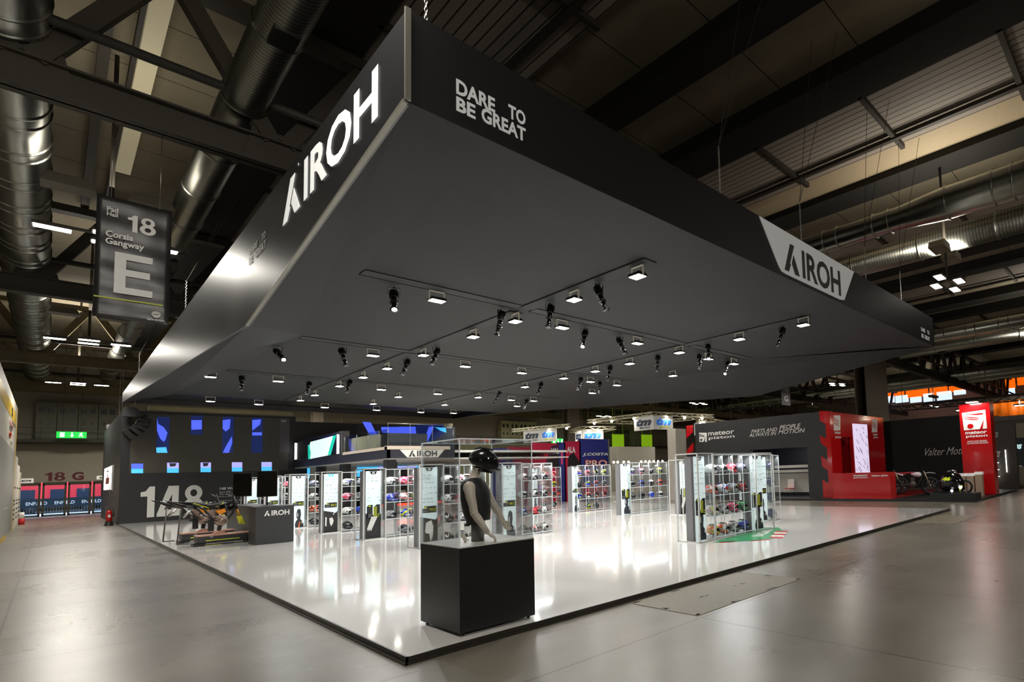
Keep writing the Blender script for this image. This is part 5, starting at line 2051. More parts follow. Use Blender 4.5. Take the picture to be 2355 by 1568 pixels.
b.tube([(-.2, .02, 0), (-.2, .02, 2.62)], .03, 8)
b.build('post', SILVER, t)
t = thing('number_sign', 'small white booth number sign E80 above the rightmost door', 'number sign', (-.05, 55, 0))
b = MB()
b.box(-.15, .6, 0, .04, 2.75, 3.02)
b.build('board', WHITE, t)
b = MB()
b.use(BLACK)
text_into(b, 'E80', (0, -.005, 0), XU, ZU, NY, .0, .35, 2.82, 2.93, .006, .04)
b.build('lettering', None, t)
b = MB()
b.box(.5, .56, 0, .03, 0, 2.75)
b.build('post', SILVER, t)
cn = thing('traffic_bollard', 'short white and red bollard by the left partitions', 'bollard', (-3.45, 48.5, 0))
b = MB()
b.use(mat('extinguisher_red', '#c01818', .25, coat=.4)).tube([(0, 0, 0), (0, 0, .35)], .13, 14)
b.use(WHITE).tube([(0, 0, .35), (0, 0, .75)], .11, 14)
b.build('post', None, cn)

# ---- pink and blue booth walls
CRIM = mat('crimson_print', '#b3123f', .4, var=.1)
BLU = mat('royal_print', '#2a2f7e', .4, var=.08)
PURP = mat('dark_purple_print', '#3a1238', .4)
DKP = mat('black_print', '#120a10', .5)
PINK = mat('pink_print', '#e0406a', .4)
YJ = 24.5
jw = thing('printed_booth_wall', 'crimson and blue printed exhaust booth wall behind the clear showcases', 'booth wall', (0, 0, 0))
b = MB()
for q, m in ((((1133, 1034), (1168, 1031), (1168, 1150), (1133, 1150)), BLU), (((1168, 1031), (1224, 1028), (1224, 1150), (1168, 1150)), CRIM), (((1224, 1022), (1285, 1019), (1285, 1160), (1224, 1160)), CRIM), (((1285, 1018), (1300, 1017), (1300, 1160), (1285, 1160)), BLU), (((1300, 1017), (1335, 1015), (1335, 1160), (1300, 1160)), CRIM), (((1335, 1015), (1400, 1010), (1400, 1160), (1335, 1160)), BLU)):
    b.use(m)
    pts = [pp(x, z, 'y', YJ) for x, z in q]
    xs_ = [p_[0] for p_ in pts]
    b.box(min(xs_), max(xs_), YJ, YJ + .15, 0, max(p_[1] for p_ in pts))
b.build('wall_panels', None, jw)
b = MB()
sheet_y(b, BLU, [(1168, 1032), (1175, 1032), (1182, 1075), (1168, 1075)], YJ)
sheet_y(b, PURP, [(1250, 1075), (1268, 1026), (1285, 1021), (1285, 1075)], YJ)
sheet_y(b, DKP, [(1265, 1048), (1285, 1040), (1285, 1075), (1260, 1075)], YJ, .01, .016)
sheet_y(b, DKP, [(1306, 1050), (1318, 1040), (1332, 1060), (1338, 1075), (1306, 1075)], YJ)
sheet_y(b, PINK, [(1290, 1038), (1294, 1038), (1294, 1068), (1290, 1068)], YJ)
sheet_y(b, CRIM, [(1135, 1054), (1150, 1052), (1154, 1040), (1158, 1040), (1156, 1052), (1150, 1060), (1138, 1060)], YJ)
sheet_y(b, CRIM, [(1340, 1140), (1398, 1130), (1398, 1115), (1340, 1110)], YJ)
text_y(b, LETTER, 'VAL', 1267, 1030, 1285, 1043, YJ)
text_y(b, LETTER, 'ALA', 1303, 1027, 1323, 1041, YJ)
text_y(b, LETTER, 'STA', 1229, 1048, 1248, 1057, YJ, shear=.2, bold=.03)
text_y(b, LETTER, 'J.COSTA', 1339, 1041, 1398, 1049, YJ, shear=.2, bold=.03)
text_y(b, mat('red_lettering', '#b53a30', .6), 'PRO', 1345, 1057, 1397, 1073, YJ, .025, .07)
text_y(b, LETTER, 'PRO', 1347, 1059, 1395, 1071, YJ, .04, .0)
b.build('printed_artwork', None, jw)
b = MB()
for px in (1167, 1400):
    v = at(px, 1060, 'y', YJ)
    b.box(v.x - .06, v.x + .06, YJ - .05, YJ + .16, 0, at(px, 1010 if px > 1300 else 1030, 'y', YJ).z)
b.build('edge_profile', mat('profile_grey', '#8d8d8d', .4, metal=.6), jw)

# ---- plain walls behind
def slab(px0, px1, py, y, m, name, label, cat='partition', depth=.3, z0=0):
    a, c = at(px0, py, 'y', y), at(px1, py, 'y', y)
    b_ = MB()
    b_.box(a.x, c.x, y, y + depth, z0, (a.z + c.z) / 2)
    return tag(b_.build(name, m), label, cat)
CG = mat('pale_grey_wall', '#8f8b80', .6)
slab(1406, 1420, 1027, 34, CG, 'partition_wall', 'narrow pale grey partition beside the blue booth wall')
slab(1421, 1506, 1027, 36, CG, 'partition_wall', 'wide pale grey partition behind the white globe lamps')
slab(1060, 1220, 1016, 44, mat('olive_wall', '#7e7a5a', .6), 'partition_wall', 'long beige partition behind the mannequin helmet')
b = MB()
v = at(1553, 985, 'y', 16.9)
v2 = at(1577, 985, 'y', 16.9)
b.box(v.x, v2.x, 16.9, 17.6, 0, v.z)
tag(b.build('white_pillar', mat('cream_pillar', '#c2bbb0', .5)), 'cream square pillar at the left end of the dark grey booth', 'pillar')
# make-up style globe lamps on a rail
gr = thing('globe_lamp_rail', 'rail of round white globe lamps above the clear showcase', 'lamp rail', (0, 19.5, 0))
zg = at(1450, 1062, 'y', 19.5).z
b = MB()
b.box(at(1404, 1062, 'y', 19.5).x, at(1546, 1060, 'y', 19.5).x, 0, .1, zg - .35, zg - .1)
for x in (at(1404, 1062, 'y', 19.5).x, at(1546, 1060, 'y', 19.5).x):
    b.box(x - .05, x + .05, 0, .1, 0, zg - .1)
b.build('rail', CG, gr)
for px in (1411, 1420, 1434, 1445, 1474, 1484, 1493, 1503, 1513, 1523, 1538):
    b = MB()
    v = at(px, 1061, 'y', 19.5)
    b.ball((v.x, -.02, zg), .075, 12, 8)
    b.build('globe', glow('globe_white', '#fff6e6', 5), gr)

# ---- lattice truss squares with signs
TR = mat('bright_truss', '#cfc9b0', .35, metal=.5)
def lattice(t, a, c, s=.28):
    a, c = Vector(a), Vector(c)
    d = (c - a).normalized()
    n_ = d.cross(ZU).normalized()
    b_ = MB()
    L = (c - a).length
    cor = [n_ * i * s / 2 + ZU * j * s / 2 for i, j in ((-1, -1), (1, -1), (1, 1), (-1, 1))]
    for o in cor:
        b_.bar(a + o, c + o, .05, .05)
    k = max(2, int(L / .55))
    for i in range(k):
        p0, p1 = a + d * (L * i / k), a + d * (L * (i + 1) / k)
        for u, w2 in ((0, 3), (1, 2)):
            if i % 2:
                u, w2 = w2, u
            b_.bar(p0 + cor[u], p1 + cor[w2], .035, .035)
    b_.build('truss_beam', TR, t)
LB = glow('truss_lamp', '#fff3d8', 22)
SIGNB = mat('sign_blue', '#2a6fd0', .4, emit='#2a6fd0', es=.3)
SIGND = mat('sign_dark_blue', '#15294a', .4)
SIGNW = mat('sign_panel_white', '#dcdcd6', .5, emit='#dcdcd6', es=.12)
def truss_square(near, left, right, zc, label, lamps, drop=1.2):
    N_, L_, R_ = [at(*p_, 'z', zc) for p_ in (near, left, right)]
    far_ = L_ + R_ - N_
    t = thing('lighting_truss', label, 'truss', (0, 0, 0), group='square lighting trusses')
    for a, c in ((N_, L_), (N_, R_), (L_, far_), (R_, far_)):
        lattice(t, a, c)
    for p_ in (N_, L_, R_, far_):
        b_ = MB()
        b_.tube([p_, (p_.x, p_.y, 13.9)], .02, 6)
        b_.build('hanging_wire', STEEL, t)
    for i, f in lamps:
        a, c = ((N_, L_), (N_, R_))[i]
        p_ = a.lerp(c, f)
        b_ = MB()
        b_.ball(p_ - ZU * .25, .12, 10, 7)
        b_.build('spot_head', LB, t)
        area_light('lamp_light', (p_.x, p_.y, p_.z - .4), .4, .4, 90, (1, .93, .8), parent=t)
    # two printed signs below the near corner
    for e, m in ((L_, SIGND), (R_, SIGNB)):
        d = (e - N_).normalized()
        u = d if e is R_ else -d
        w2 = 2.1 if e is R_ else 2.4
        o = N_ if e is R_ else N_ + d * w2
        n_ = u.cross(ZU)
        b_ = MB()
        b_.use(SIGNW).prism([(0, 0), (w2, 0), (w2, drop), (0, drop)], o - ZU * (drop + .2), u, ZU, n_, -.03, .03)
        b_.use(m)
        text_into(b_, 'tm', o - ZU * (drop + .2), u, ZU, n_, w2 * .1, w2 * .9, drop * .32, drop * .88, .04, .06, .3)
        b_.use(YEL if m is SIGNB else SIGND)
        text_into(b_, 'MOTO', o - ZU * (drop + .2), u, ZU, n_, w2 * .28, w2 * .82, drop * .1, drop * .26, .04, .035, .2)
        b_.build('sign', None, t)
truss_square((1503, 951), (1353, 969), (1640, 957), 6.9, 'bright square lighting truss with blue signs, right of centre', ((0, .28), (0, .62), (0, .9), (1, .2), (1, .5), (1, .8)))
truss_square((1243, 984), (1180, 990), (1310, 978), 6.5, 'bright lighting truss with dark sign behind the glass box', ((1, .3), (1, .9)))
truss_square((1338, 984), (1312, 992), (1414, 984), 6.2, 'small lighting truss with a blue sign left of centre', ((1, .2), (1, .5)))
truss_square((1620, 964), (1602, 968), (1700, 975), 6.6, 'lighting truss partly behind the dark grey booth top', ((0, .5), (1, .3)))

# ---- hall columns
COLM = mat('brown_column', '#5b5144', .6, var=.12)
def column(px0, px1, y, label, xr=None):
    a, c = at(px0, 990, 'y', y), at(px1, 990, 'y', y)
    t = thing('steel_column', label, 'column', ((a.x + c.x) / 2, y, 0), group='hall columns')
    w2 = (c.x - a.x) / 2
    b_ = MB()
    b_.box(-w2, w2, 0, .08, 0, 14)
    b_.box(-w2, w2, .8, .88, 0, 14)
    b_.box(-.06, .06, .08, .8, 0, 14)
    b_.build('web', COLM, t)
    return t
column(1998, 2047, 9.6, 'tall brown steel column behind the red booth')
column(1306, 1334, 44, 'pale steel column behind the lighting trusses')
column(720, 744, 55, 'dark column behind the raised office')

# ---- small hanging gangway banners
def mini(px0, py0, px1, py1, y, txt, label):
    a, c = at(px0, py0, 'y', y), at(px1, py1, 'y', y)
    t = thing('gangway_banner', label, 'banner', ((a.x + c.x) / 2, y, c.z))
    w2, h2 = (c.x - a.x) / 2, a.z - c.z
    b_ = MB()
    b_.use(mat('light_vinyl', '#77757a', .5)).box(-w2, w2, -.02, .02, 0, h2)
    b_.use(LETTER)
    text_into(b_, txt, (0, -.022, 0), XU, ZU, NY, -w2 * .45, w2 * .45, h2 * .2, h2 * .5, .01, .028)
    text_into(b_, '18', (0, -.022, 0), XU, ZU, NY, -w2 * .2, w2 * .6, h2 * .72, h2 * .9, .01, .028)
    b_.build('sheet', None, t)
    b_ = MB()
    for s in (-.6, .6):
        b_.tube([(w2 * s, 0, h2), (w2 * s, 0, 14 - c.z)], .01, 5)
    b_.build('hanging_wire', SILVER, t)
mini(1985, 873, 2003, 950, 11, 'H', 'grey banner with letter H beside the tall brown column')
mini(1796, 886, 1818, 933, 21.5, 'G', 'small grey banner with letter G below the canopy edge')

# ---- dark grey and red piston booth
DG = mat('booth_dark_grey', '#2c2d2e', .5)
RED = mat('booth_red', '#c40d12', .16, coat=.5, var=.02)
DRED = mat('booth_red_niche', '#8e0a10', .4)
bs = thing('booth_platform', 'low black platform of the red piston booth', 'platform', (0, 0, 0))
b = MB()
b.box(22.9, 31.5, .1, 17, 0, .1)
b.build('platform', BLACK, bs)
b = MB()
b.box(23.3, 31.3, 3.9, 7.3, .1, .11)
b.build('red_floor', RED, bs)
gw = thing('grey_booth_wall', 'dark grey booth wall with white piston brand lettering', 'booth wall', (0, 0, 0))
XM = 24.0
ya, yb_ = at(1856, 1030, 'x', XM).y, at(1725, 1030, 'x', XM).y
zt, zb = at(1856, 1027, 'x', XM).z, at(1856, 1142, 'x', XM).z
b = MB()
b.box(XM, XM + .25, yb_, 16.9, .1, 4.75)
b.box(XM, XM + .25, 7.35, ya, .1, 4.7)
b.box(XM, XM + .25, ya, yb_, zt, 4.72)
b.box(XM, XM + .25, ya, yb_, .1, zb)
b.build('wall_panels', DG, gw)
b = MB()
b.box(XM + .25, XM + 3.5, ya - .3, ya - .2, .1, 3.4)
b.box(XM + 3.4, XM + 3.5, ya - .3, 16.5, .1, 3.4)
b.box(XM + .25, XM + 3.5, ya - .3, 16.5, 3.3, 3.4)
b.build('inner_room', mat('inner_navy', '#262833', .5), gw)
b = MB()
for z in (1.72, 1.45):
    b.box(XM + 1.2, XM + 1.4, ya + .05, yb_, z, z + .16)
b.box(XM + 1.3, XM + 1.35, ya + .05, yb_, .3, 1.4)
b.build('white_shelving', mat('shelf_cream', '#cdcabf', .5), gw)
ch = thing('visitor_chair', 'red and white chair inside the dark grey booth window', 'chair', (XM + .8, at(1815, 1110, 'x', XM + .8).y, .1))
b = MB()
b.box(-.22, .22, -.22, .22, .42, .46)
b.build('seat', RED, ch)
b = MB()
b.obox((.2, 0, .72), (.03, .42, .5), Matrix.Rotation(.12, 3, 'Y'))
b.build('backrest', WHITE, ch)
for sx in (-.2, .2):
    for sy in (-.2, .2):
        b = MB()
        b.tube([(sx, sy, 0), (sx, sy, .42)], .013, 6)
        b.build('leg', CHROME, ch)
area_light('lamp_light', (XM + 1, (ya + yb_) / 2, 3.2), .5, 3, 60, (1, .97, .92), parent=gw)
b = MB()
sheet_x(b, RED, [(1579, 979), (1594, 977), (1594, 994), (1579, 1008)], XM, 0, .02)
sheet_x(b, RED, [(1580, 1035), (1595, 1018), (1595, 1035), (1590, 1042), (1580, 1042)], XM, 0, .02)
CH = [(1884, 945), (1905, 945), (1909, 981), (1886, 967)], [(1886, 1001), (1909, 1013), (1912, 1037), (1888, 1018)], [(1889, 1048), (1912, 1065), (1914, 1089), (1891, 1072)], [(1892, 1103), (1915, 1117), (1917, 1146), (1894, 1146)]
for q in CH:
    sheet_x(b, RED, q, XM, 0, .02)
b.build('red_chevrons', None, gw)
b = MB()
def logo_x(b, x0, y0, x1, y1, X, fg, bg):
    sheet_x(b, fg, [(x0, y0), (x1, y0), (x1, y1), (x0 + (x1 - x0) * .05, y1)], X, 0, .02)
    w2, h2 = x1 - x0, y1 - y0
    sheet_x(b, bg, [(x0, y0 + h2 * .12), (x1 - w2 * .3, y0 + h2 * .3), (x1 - w2 * .3, y0 + h2 * .36), (x0, y0 + h2 * .2)], X, .02, .03)
    sheet_x(b, bg, [(x0, y0 + h2 * .3), (x1 - w2 * .3, y0 + h2 * .42), (x1 - w2 * .35, y0 + h2 * .46), (x0, y0 + h2 * .36)], X, .02, .03)
    sheet_x(b, bg, [(x1 - w2 * .4, y1), (x1 - w2 * .18, y0 + h2 * .45), (x1 - w2 * .25, y1)], X, .02, .03)
    cy, cx2 = y0 + h2 * .78, x0 + w2 * .3
    sheet_x(b, bg, [(cx2 + w2 * .13 * math.cos(a), cy + h2 * .12 * math.sin(a)) for a in [k * PI / 6 for k in range(12)]], X, .02, .03)
logo_x(b, 1608, 995, 1626, 1016, XM, LETTER, DG)
text_x(b, LETTER, 'meteor', 1629, 993, 1689, 997, XM, .02, .015)
text_x(b, LETTER, 'piston', 1630, 1004, 1690, 1008, XM, .02, .015)
text_x(b, LETTER, 'PARTS AND', 1728, 988, 1788, 991, XM, .02, .01, .25)
text_x(b, LETTER, 'PEOPLE', 1793, 978, 1842, 984, XM, .02, .015, .25)
text_x(b, LETTER, 'ALWAYS IN', 1723, 997, 1786, 1000, XM, .02, .01, .25)
text_x(b, LETTER, 'MOTION', 1790, 989, 1852, 994, XM, .02, .015, .25)
b.build('brand_lettering', None, gw)
# red wall with tall screen
YR = 7.35
rw = thing('red_booth_wall', 'glossy red booth wall with tall bright screen and niche', 'booth wall', (0, 0, 0))
b = MB()
xn0, xn1 = at(1935, 1040, 'y', YR).x, at(1962, 1040, 'y', YR).x
zn = at(1950, 1005, 'y', YR).z
b.box(XM - .012, xn0, YR - .01, YR + .25, .1, 4.66)
b.box(xn1, 31.3, YR, YR + .25, .1, 4.66)
b.box(xn0, xn1, YR, YR + .25, zn, 4.66)
b.build('wall_panels', RED, rw)
b = MB()
b.box(xn0 - .05, xn1 + .05, YR + .9, YR + 1.0, .1, zn + .1)
b.box(xn1, xn1 + .05, YR + .2, YR + .95, .1, zn + .1)
b.box(xn0, xn1, YR + .2, YR + .95, .1, 1.3)
b.build('niche', DRED, rw)
b = MB()
b.use(glow('screen_lilac', '#cfc4de', 1.0))
q = [(1960, 974), (1993, 976), (2000, 1087), (1968, 1087)]
sheet_y(b, glow('screen_lilac', '#cfc4de', 1.0), q, YR, 0, .03)
rnd = random.Random(5)
dk = mat('screen_dark_streaks', '#4b4560', .3)  # dark streaks of the screen picture
for i in range(26):
    x = rnd.uniform(1967, 1994)
    y = rnd.uniform(980, 1080)
    l = rnd.uniform(4, 14)
    sheet_y(b, dk, [(x, y), (min(x + l * .6, 1996), y + l), (min(x + l * .6, 1996), y + l + 1.2), (x, y + 1.5)], YR, .03, .035)
b.build('tall_screen', None, rw)
b = MB()
def logo_y(b, x0, y0, x1, y1, Y_, fg, bg):
    w2, h2 = x1 - x0, y1 - y0
    sheet_y(b, fg, [(x0, y0), (x1, y0), (x1, y1), (x0, y1)], Y_, 0, .02)
    for f in (.15, .3, .45):
        sheet_y(b, bg, [(x0, y0 + h2 * f), (x1 - w2 * .25, y0 + h2 * (f + .22)), (x1 - w2 * .25, y0 + h2 * (f + .27)), (x0, y0 + h2 * (f + .06))], Y_, .02, .03)
logo_y(b, 1917, 955, 1932, 990, YR, LETTER, RED)
text_y(b, LETTER, 'meteor', 1919, 991, 1933, 998, YR, .02, .028)
text_y(b, LETTER, 'piston', 1920, 1002, 1934, 1009, YR, .02, .028)
logo_y(b, 2005, 964, 2017, 994, YR, LETTER, RED)
text_y(b, LETTER, 'meteor', 2007, 996, 2018, 1002, YR, .02, .028)
text_y(b, LETTER, 'piston', 2008, 1003, 2019, 1009, YR, .02, .028)
b.build('brand_lettering', None, rw)
rc = thing('red_counter', 'low glossy red counter with white lettering before the red wall', 'counter', (23.1, 3.9, .1))
b = MB()
b.box(0, .7, 0, 3.0, 0, 1.28)
b.build('body', RED, rc)
b = MB()
b.use(LETTER)
text_into(b, 'meteor', (-.001, 0, 0), -YU, ZU, NX, -1.85, -1.1, 1.1, 1.2, .01, .028)
text_into(b, 'piston', (-.001, 0, 0), -YU, ZU, NX, -1.85, -1.1, .99, 1.08, .01, .028)
text_into(b, 'meteor piston', (-.001, 0, 0), -YU, ZU, NX, -.9, -.1, 1.05, 1.17, .01, .028)
b.build('brand_lettering', None, rc)
# black wall with script lettering
XV = 36
vw = thing('black_booth_wall', 'black booth wall with white script lettering behind the motorcycles', 'booth wall', (0, 0, 0))
b = MB()
yy0, yy1 = at(2224, 1000, 'x', XV).y, at(2050, 1000, 'x', XV).y
b.box(XV, XV + .3, yy0 - 1, yy1 + 1.5, 0, at(2150, 959, 'x', XV).z)
b.build('wall_panels', mat('velvet_black', '#101011', .6), vw)
b = MB()
text_x(b, LETTER, 'Valter Moto', 2127, 1031, 2222, 1044, XV, .02, .0, .5)
b.build('script_lettering', None, vw)
# red tower sign
XT = 26.5
tw = thing('red_tower', 'tall glossy red sign tower with piston emblem', 'sign tower', (XT, 0, 0))
b = MB()
b.box(0, .75, .1, 1.5, .12, 4.57)
b.build('body', RED, tw)
b = MB()
O = (0, 0, 0)
text_into(b.use(LETTER), 'meteor', (-.001, 0, 0), -YU, ZU, NX, -1.28, -.3, 3.07, 3.22, .012, .028)
text_into(b, 'piston', (-.001, 0, 0), -YU, ZU, NX, -1.26, -.28, 2.88, 3.03, .012, .028)
text_into(b, 'PARTS AND PEOPLE', (-.001, 0, 0), -YU, ZU, NX, -1.22, -.32, 2.68, 2.75, .012, .028, .3)
text_into(b, 'ALWAYS IN MOTION', (-.001, 0, 0), -YU, ZU, NX, -1.25, -.27, 2.58, 2.66, .012, .028, .3)
b.prism([(-1.38, 4.15), (-.3, 4.22), (-.28, 3.3), (-1.33, 3.28)], (-.001, 0, 0), -YU, ZU, NX, 0, .012)
b.use(RED)
b.prism([(-1.34, 4.12), (-.8, 4.0), (-.42, 4.0), (-.4, 4.06), (-.6, 4.08), (-.9, 4.06)], (-.001, 0, 0), -YU, ZU, NX, .012, .02)
b.prism([(-1.35, 3.98), (-.95, 3.86), (-.6, 3.82), (-.6, 3.85), (-1.0, 3.92)], (-.001, 0, 0), -YU, ZU, NX, .012, .02)
b.prism([(-1.35, 3.88), (-.95, 3.78), (-.65, 3.74), (-.65, 3.77), (-1.0, 3.83)], (-.001, 0, 0), -YU, ZU, NX, .012, .02)
b.prism([(-.6, 3.3), (-.4, 3.75), (-.48, 3.3)], (-.001, 0, 0), -YU, ZU, NX, .012, .02)
b.prism([(-1.02 + .14 * math.cos(a), 3.47 + .12 * math.sin(a)) for a in [k * PI / 8 for k in range(16)]], (-.001, 0, 0), -YU, ZU, NX, .012, .022)
b.build('emblem', None, tw)
b = MB()
b.use(STEEL).box(-.5, .1, .55, 1.05, 4.62, 4.68)
b.use(glow('tower_lamp', '#fff4ec', 12)).box(-.5, -.15, .55, 1.05, 4.6, 4.62)
b.build('top_lamp', None, tw)
area_light('lamp_light', (-.35, .8, 4.58), .3, .5, 45, (1, .95, .9), parent=tw)
# glass-box steps and motorbike in front
st = thing('display_step', 'black display step in front of the red tower', 'platform', (22.95, .15, .1))
b = MB()
b.box(0, 1.0, 0, 1.9, 0, .28)
b.build('step', BLACK, st)
for k in range(3):
    t = thing('carton', 'pale brown carton with white lid before the tower, %s from left' % NTH[k], 'carton', (25.3, 1.26 - k * .36, .1), group='cartons before the red tower')
    b = MB()
    b.box(0, .3, -.15, .15, 0, .95 + .06 * (k == 2))
    b.build('body', mat('carton_brown', '#b9a08a', .6), t)
    b = MB()
    b.box(-.01, .31, -.16, .16, .95 + .06 * (k == 2), 1.08 + .06 * (k == 2))
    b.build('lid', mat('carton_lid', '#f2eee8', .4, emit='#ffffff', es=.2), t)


def motorcycle(loc, rz, c1, c2, label, seat='#15151a', scale=1):
    t = thing('motocross_bike', label, 'motorcycle', loc, rz)
    t.scale = (scale,) * 3
    M = Matrix.Rotation(PI / 2, 3, 'X')
    for n_, x in (('front', .72), ('rear', -.72)):
        b = MB()
        b.use(RUB)
        b.tube([(x + .31 * math.cos(a), 0, .36 + .31 * math.sin(a)) for a in [k * PI / 12 for k in range(24)]], .05, 8, closed=True)
        b.use(CHROME)
        for k in range(12):
            a = k * PI / 6
            b.tube([(x, 0, .36), (x + .28 * math.cos(a), 0, .36 + .28 * math.sin(a))], .006, 4)
        b.lathe([(.05, -.06), (.05, .06)], (x, 0, .36), 12, M)
        b.build(n_ + '_wheel', None, t)
    b = MB()
    for s in (-.06, .06):
        b.tube([(.72, s, .36), (.50, s, .98)], .025, 8)
    b.build('fork', mat('fork_silver', '#b9a98f', .3, metal=.6), t)
    b = MB()
    b.tube([(.47, -.38, 1.08), (.46, -.15, 1.04), (.46, .15, 1.04), (.47, .38, 1.08)], .014, 8)
    b.build('handlebar', BLACK, t)
    b = MB()
    for s in (-.08, .08):
        b.tube([(.46, s * .3, .9), (.1, s, .82), (-.3, s, .78), (-.15, s, .42), (.25, s, .36), (.46, s * .3, .82)], .02, 8)
        b.tube([(-.15, s, .42), (-.72, s, .36)], .025, 8)
    b.build('frame', BLACK, t)
    b = MB()
    b.lathe([(.1, -.12), (.14, -.09), (.14, .09), (.1, .12)], (.05, 0, .42), 16, M)
    b.box(-.02, .14, -.08, .08, .5, .72)
    b.build('engine', mat('engine_dark', '#5d5a57', .4, metal=.6), t)
    b = MB()
    b.loft([[Vector((x, wd * math.cos(a), z + h * math.sin(a))) for a in [k * PI / 6 for k in range(12)]] for x, z, wd, h in ((.42, .84, .05, .06), (.3, .82, .13, .12), (.1, .84, .13, .09), (0, .86, .1, .05))])
    b.build('fuel_tank', mat('bike_paint_' + c1[1:], c1, .25), t)
    b = MB()
    b.loft([[Vector((x, wd * math.cos(a), z + h * math.sin(a))) for a in [k * PI / 5 for k in range(10)]] for x, z, wd, h in ((.95, .86, .03, .01), (.75, .9, .07, .015), (.5, .88, .06, .02))])
    b.build('front_fender', mat('bike_paint_' + c1[1:], c1, .25), t)
    b = MB()
    b.loft([[Vector((x, wd * math.cos(a), z + h * math.sin(a))) for a in [k * PI / 5 for k in range(10)]] for x, z, wd, h in ((-.95, .98, .05, .012), (-.6, .9, .09, .03), (-.3, .82, .1, .06))])
    b.build('rear_fender', mat('bike_paint_' + c2[1:], c2, .25), t)
    b = MB()
    b.loft([[Vector((x, wd * math.cos(a), z + h * math.sin(a))) for a in [k * PI / 5 for k in range(10)]] for x, z, wd, h in ((-.55, .93, .07, .02), (-.2, .9, .1, .04), (.15, .92, .09, .03))])
    b.build('seat', mat('bike_seat_' + seat[1:], seat, .6), t)
    return t
p = at(2105, 1128, 'z', .11)
motorcycle((26.2, 4.0, .11), -1.25, '#e6dde6', '#d9d0dc', 'white and pink motocross bike on the red floor, right one', '#b02336', 1.25)
motorcycle((26.8, 5.7, .11), -1.1, '#e0a21c', '#b02336', 'yellow and red motocross bike, left one', '#c98a12', 1.2)
rb = thing('race_bike', 'black race motorbike with yellow number 46 on the display step', 'motorcycle', (23.45, 1.1, .38))
b = MB()
b.loft([[Vector((.34 * wd * math.cos(a), y, z + h * math.sin(a))) for a in [k * PI / 8 for k in range(16)]] for y, z, wd, h in ((.62, .3, .2, .1), (.5, .42, .8, .32), (.25, .5, 1, .45), (0, .52, 1, .46), (-.25, .46, .8, .36), (-.42, .3, .35, .18))])
b.build('fairing', mat('gloss_black_plastic', '#0d0e10', .15, coat=.5), rb)
b = MB()
for y in (.55, -.45):
    b.tube([(0, y + .26 * math.cos(a), .27 + .26 * math.sin(a)) for a in [k * PI / 10 for k in range(20)]], .05, 8, closed=True)
b.build('wheels', RUB, rb)
b = MB()
b.use(mat('acid_print', '#dbe62a', .4, emit='#dbe62a', es=.3))
text_into(b, '46', (-.37, 0, 0), -YU, ZU, NX, -.42, -.05, .55, .72, .01, .07, .25)
b.prism([(.3, .1), (.42, .3), (.38, .35), (.26, .15)], (-.3, 0, 0), -YU, ZU, NX, 0, .01)
b.build('race_number', None, rb)
b = MB()
b.ball((-.3, .05, .1), .06, 10, 7)
b.ball((-.3, -.32, .25), .07, 10, 7)
b.build('headlamps', glow('bike_lamp', '#ffffff', 5), rb)
b = MB()
b.use(CHROME).tube([(0, .3, .92), (0, .1, 1.0), (0, -.1, .96)], .03, 8)
b.build('screen_edge', None, rb)

# ---- dark booth at the right edge with shelves
XB = 33
db = thing('dark_roofed_booth', 'dark booth with projecting roof and glass shelves right of the tower', 'booth', (0, 0, 0))
ydb0, ydb1 = at(2338, 1050, 'x', XB).y, at(2278, 1050, 'x', XB).y
b = MB()
b.box(XB, XB + .4, ydb0, ydb1, 0, at(2300, 975, 'x', XB).z)
b.build('wall_panels', mat('booth_olive_black', '#3a3833', .5), db)
b = MB()
b.box(XB - .2, XB + 4, ydb0 - .6, ydb1 + .3, at(2300, 968, 'x', XB).z, at(2300, 958, 'x', XB).z)
b.build('roof', mat('booth_roof_grey', '#4b4742', .5), db)
b = MB()
b.use(LETTER)
for s_, a0_, a1_, z0_, z1_ in (('Moto', -ydb1 + .12, -ydb1 + .5, 3.05, 3.5), ('Valter', -ydb1 + .1, -ydb1 + .55, 1.9, 2.4)):
    text_into(b, s_, (XB, 0, 0), -YU, ZU, NX, a0_, a1_, z0_, z1_, .02, .0, .5)
b.build('script_lettering', None, db)
b = MB()
b.use(glow('shelf_light', '#fff8f0', 3))
for z in (.75, 1.15, 1.55):
    b.box(XB - .5, XB - .1, ydb1 - .45, ydb1 - .05, z, z + .03)
b.box(XB - .1, XB - .06, ydb1 - .85, ydb1 - .8, 1.0, 2.3)
b.use(mat('parts_dark', '#2b2a2c', .3, metal=.5))
for z in (.78, 1.18, 1.58, 2.0):
    for q_ in range(4):
        b.ball((XB - .3, ydb1 - .1 - q_ * .1, z + .1), .05, 8, 6)
b.build('shelf_display', None, db)
cv = thing('covered_pallet', 'pallet covered with pale brown sheet beside the dark booth', 'covered pallet', (34.6, at(2330, 1100, 'x', 34.6).y, 0))
b = MB()
b.loft([[Vector((wd * math.cos(a) * (1.1 if abs(math.cos(a)) > .7 else 1), wd * math.sin(a), z)) for a in [k * PI / 8 for k in range(16)]] for z, wd in ((.15, .62), (.6, .66), (1.2, .6), (1.35, .5))])
b.build('sheet', mat('tarp_brown', '#8f8577', .6, bump=.4), cv)
b = MB()
b.box(-.6, .6, -.5, .5, 0, .14)
b.build('pallet', BLACK, cv)
motorcycle((37.5, at(2352, 1095, 'x', 37.5).y, 0), -1.2, '#b3201c', '#1a1a1c', 'red and black motorcycle at the far right edge', scale=1.1)
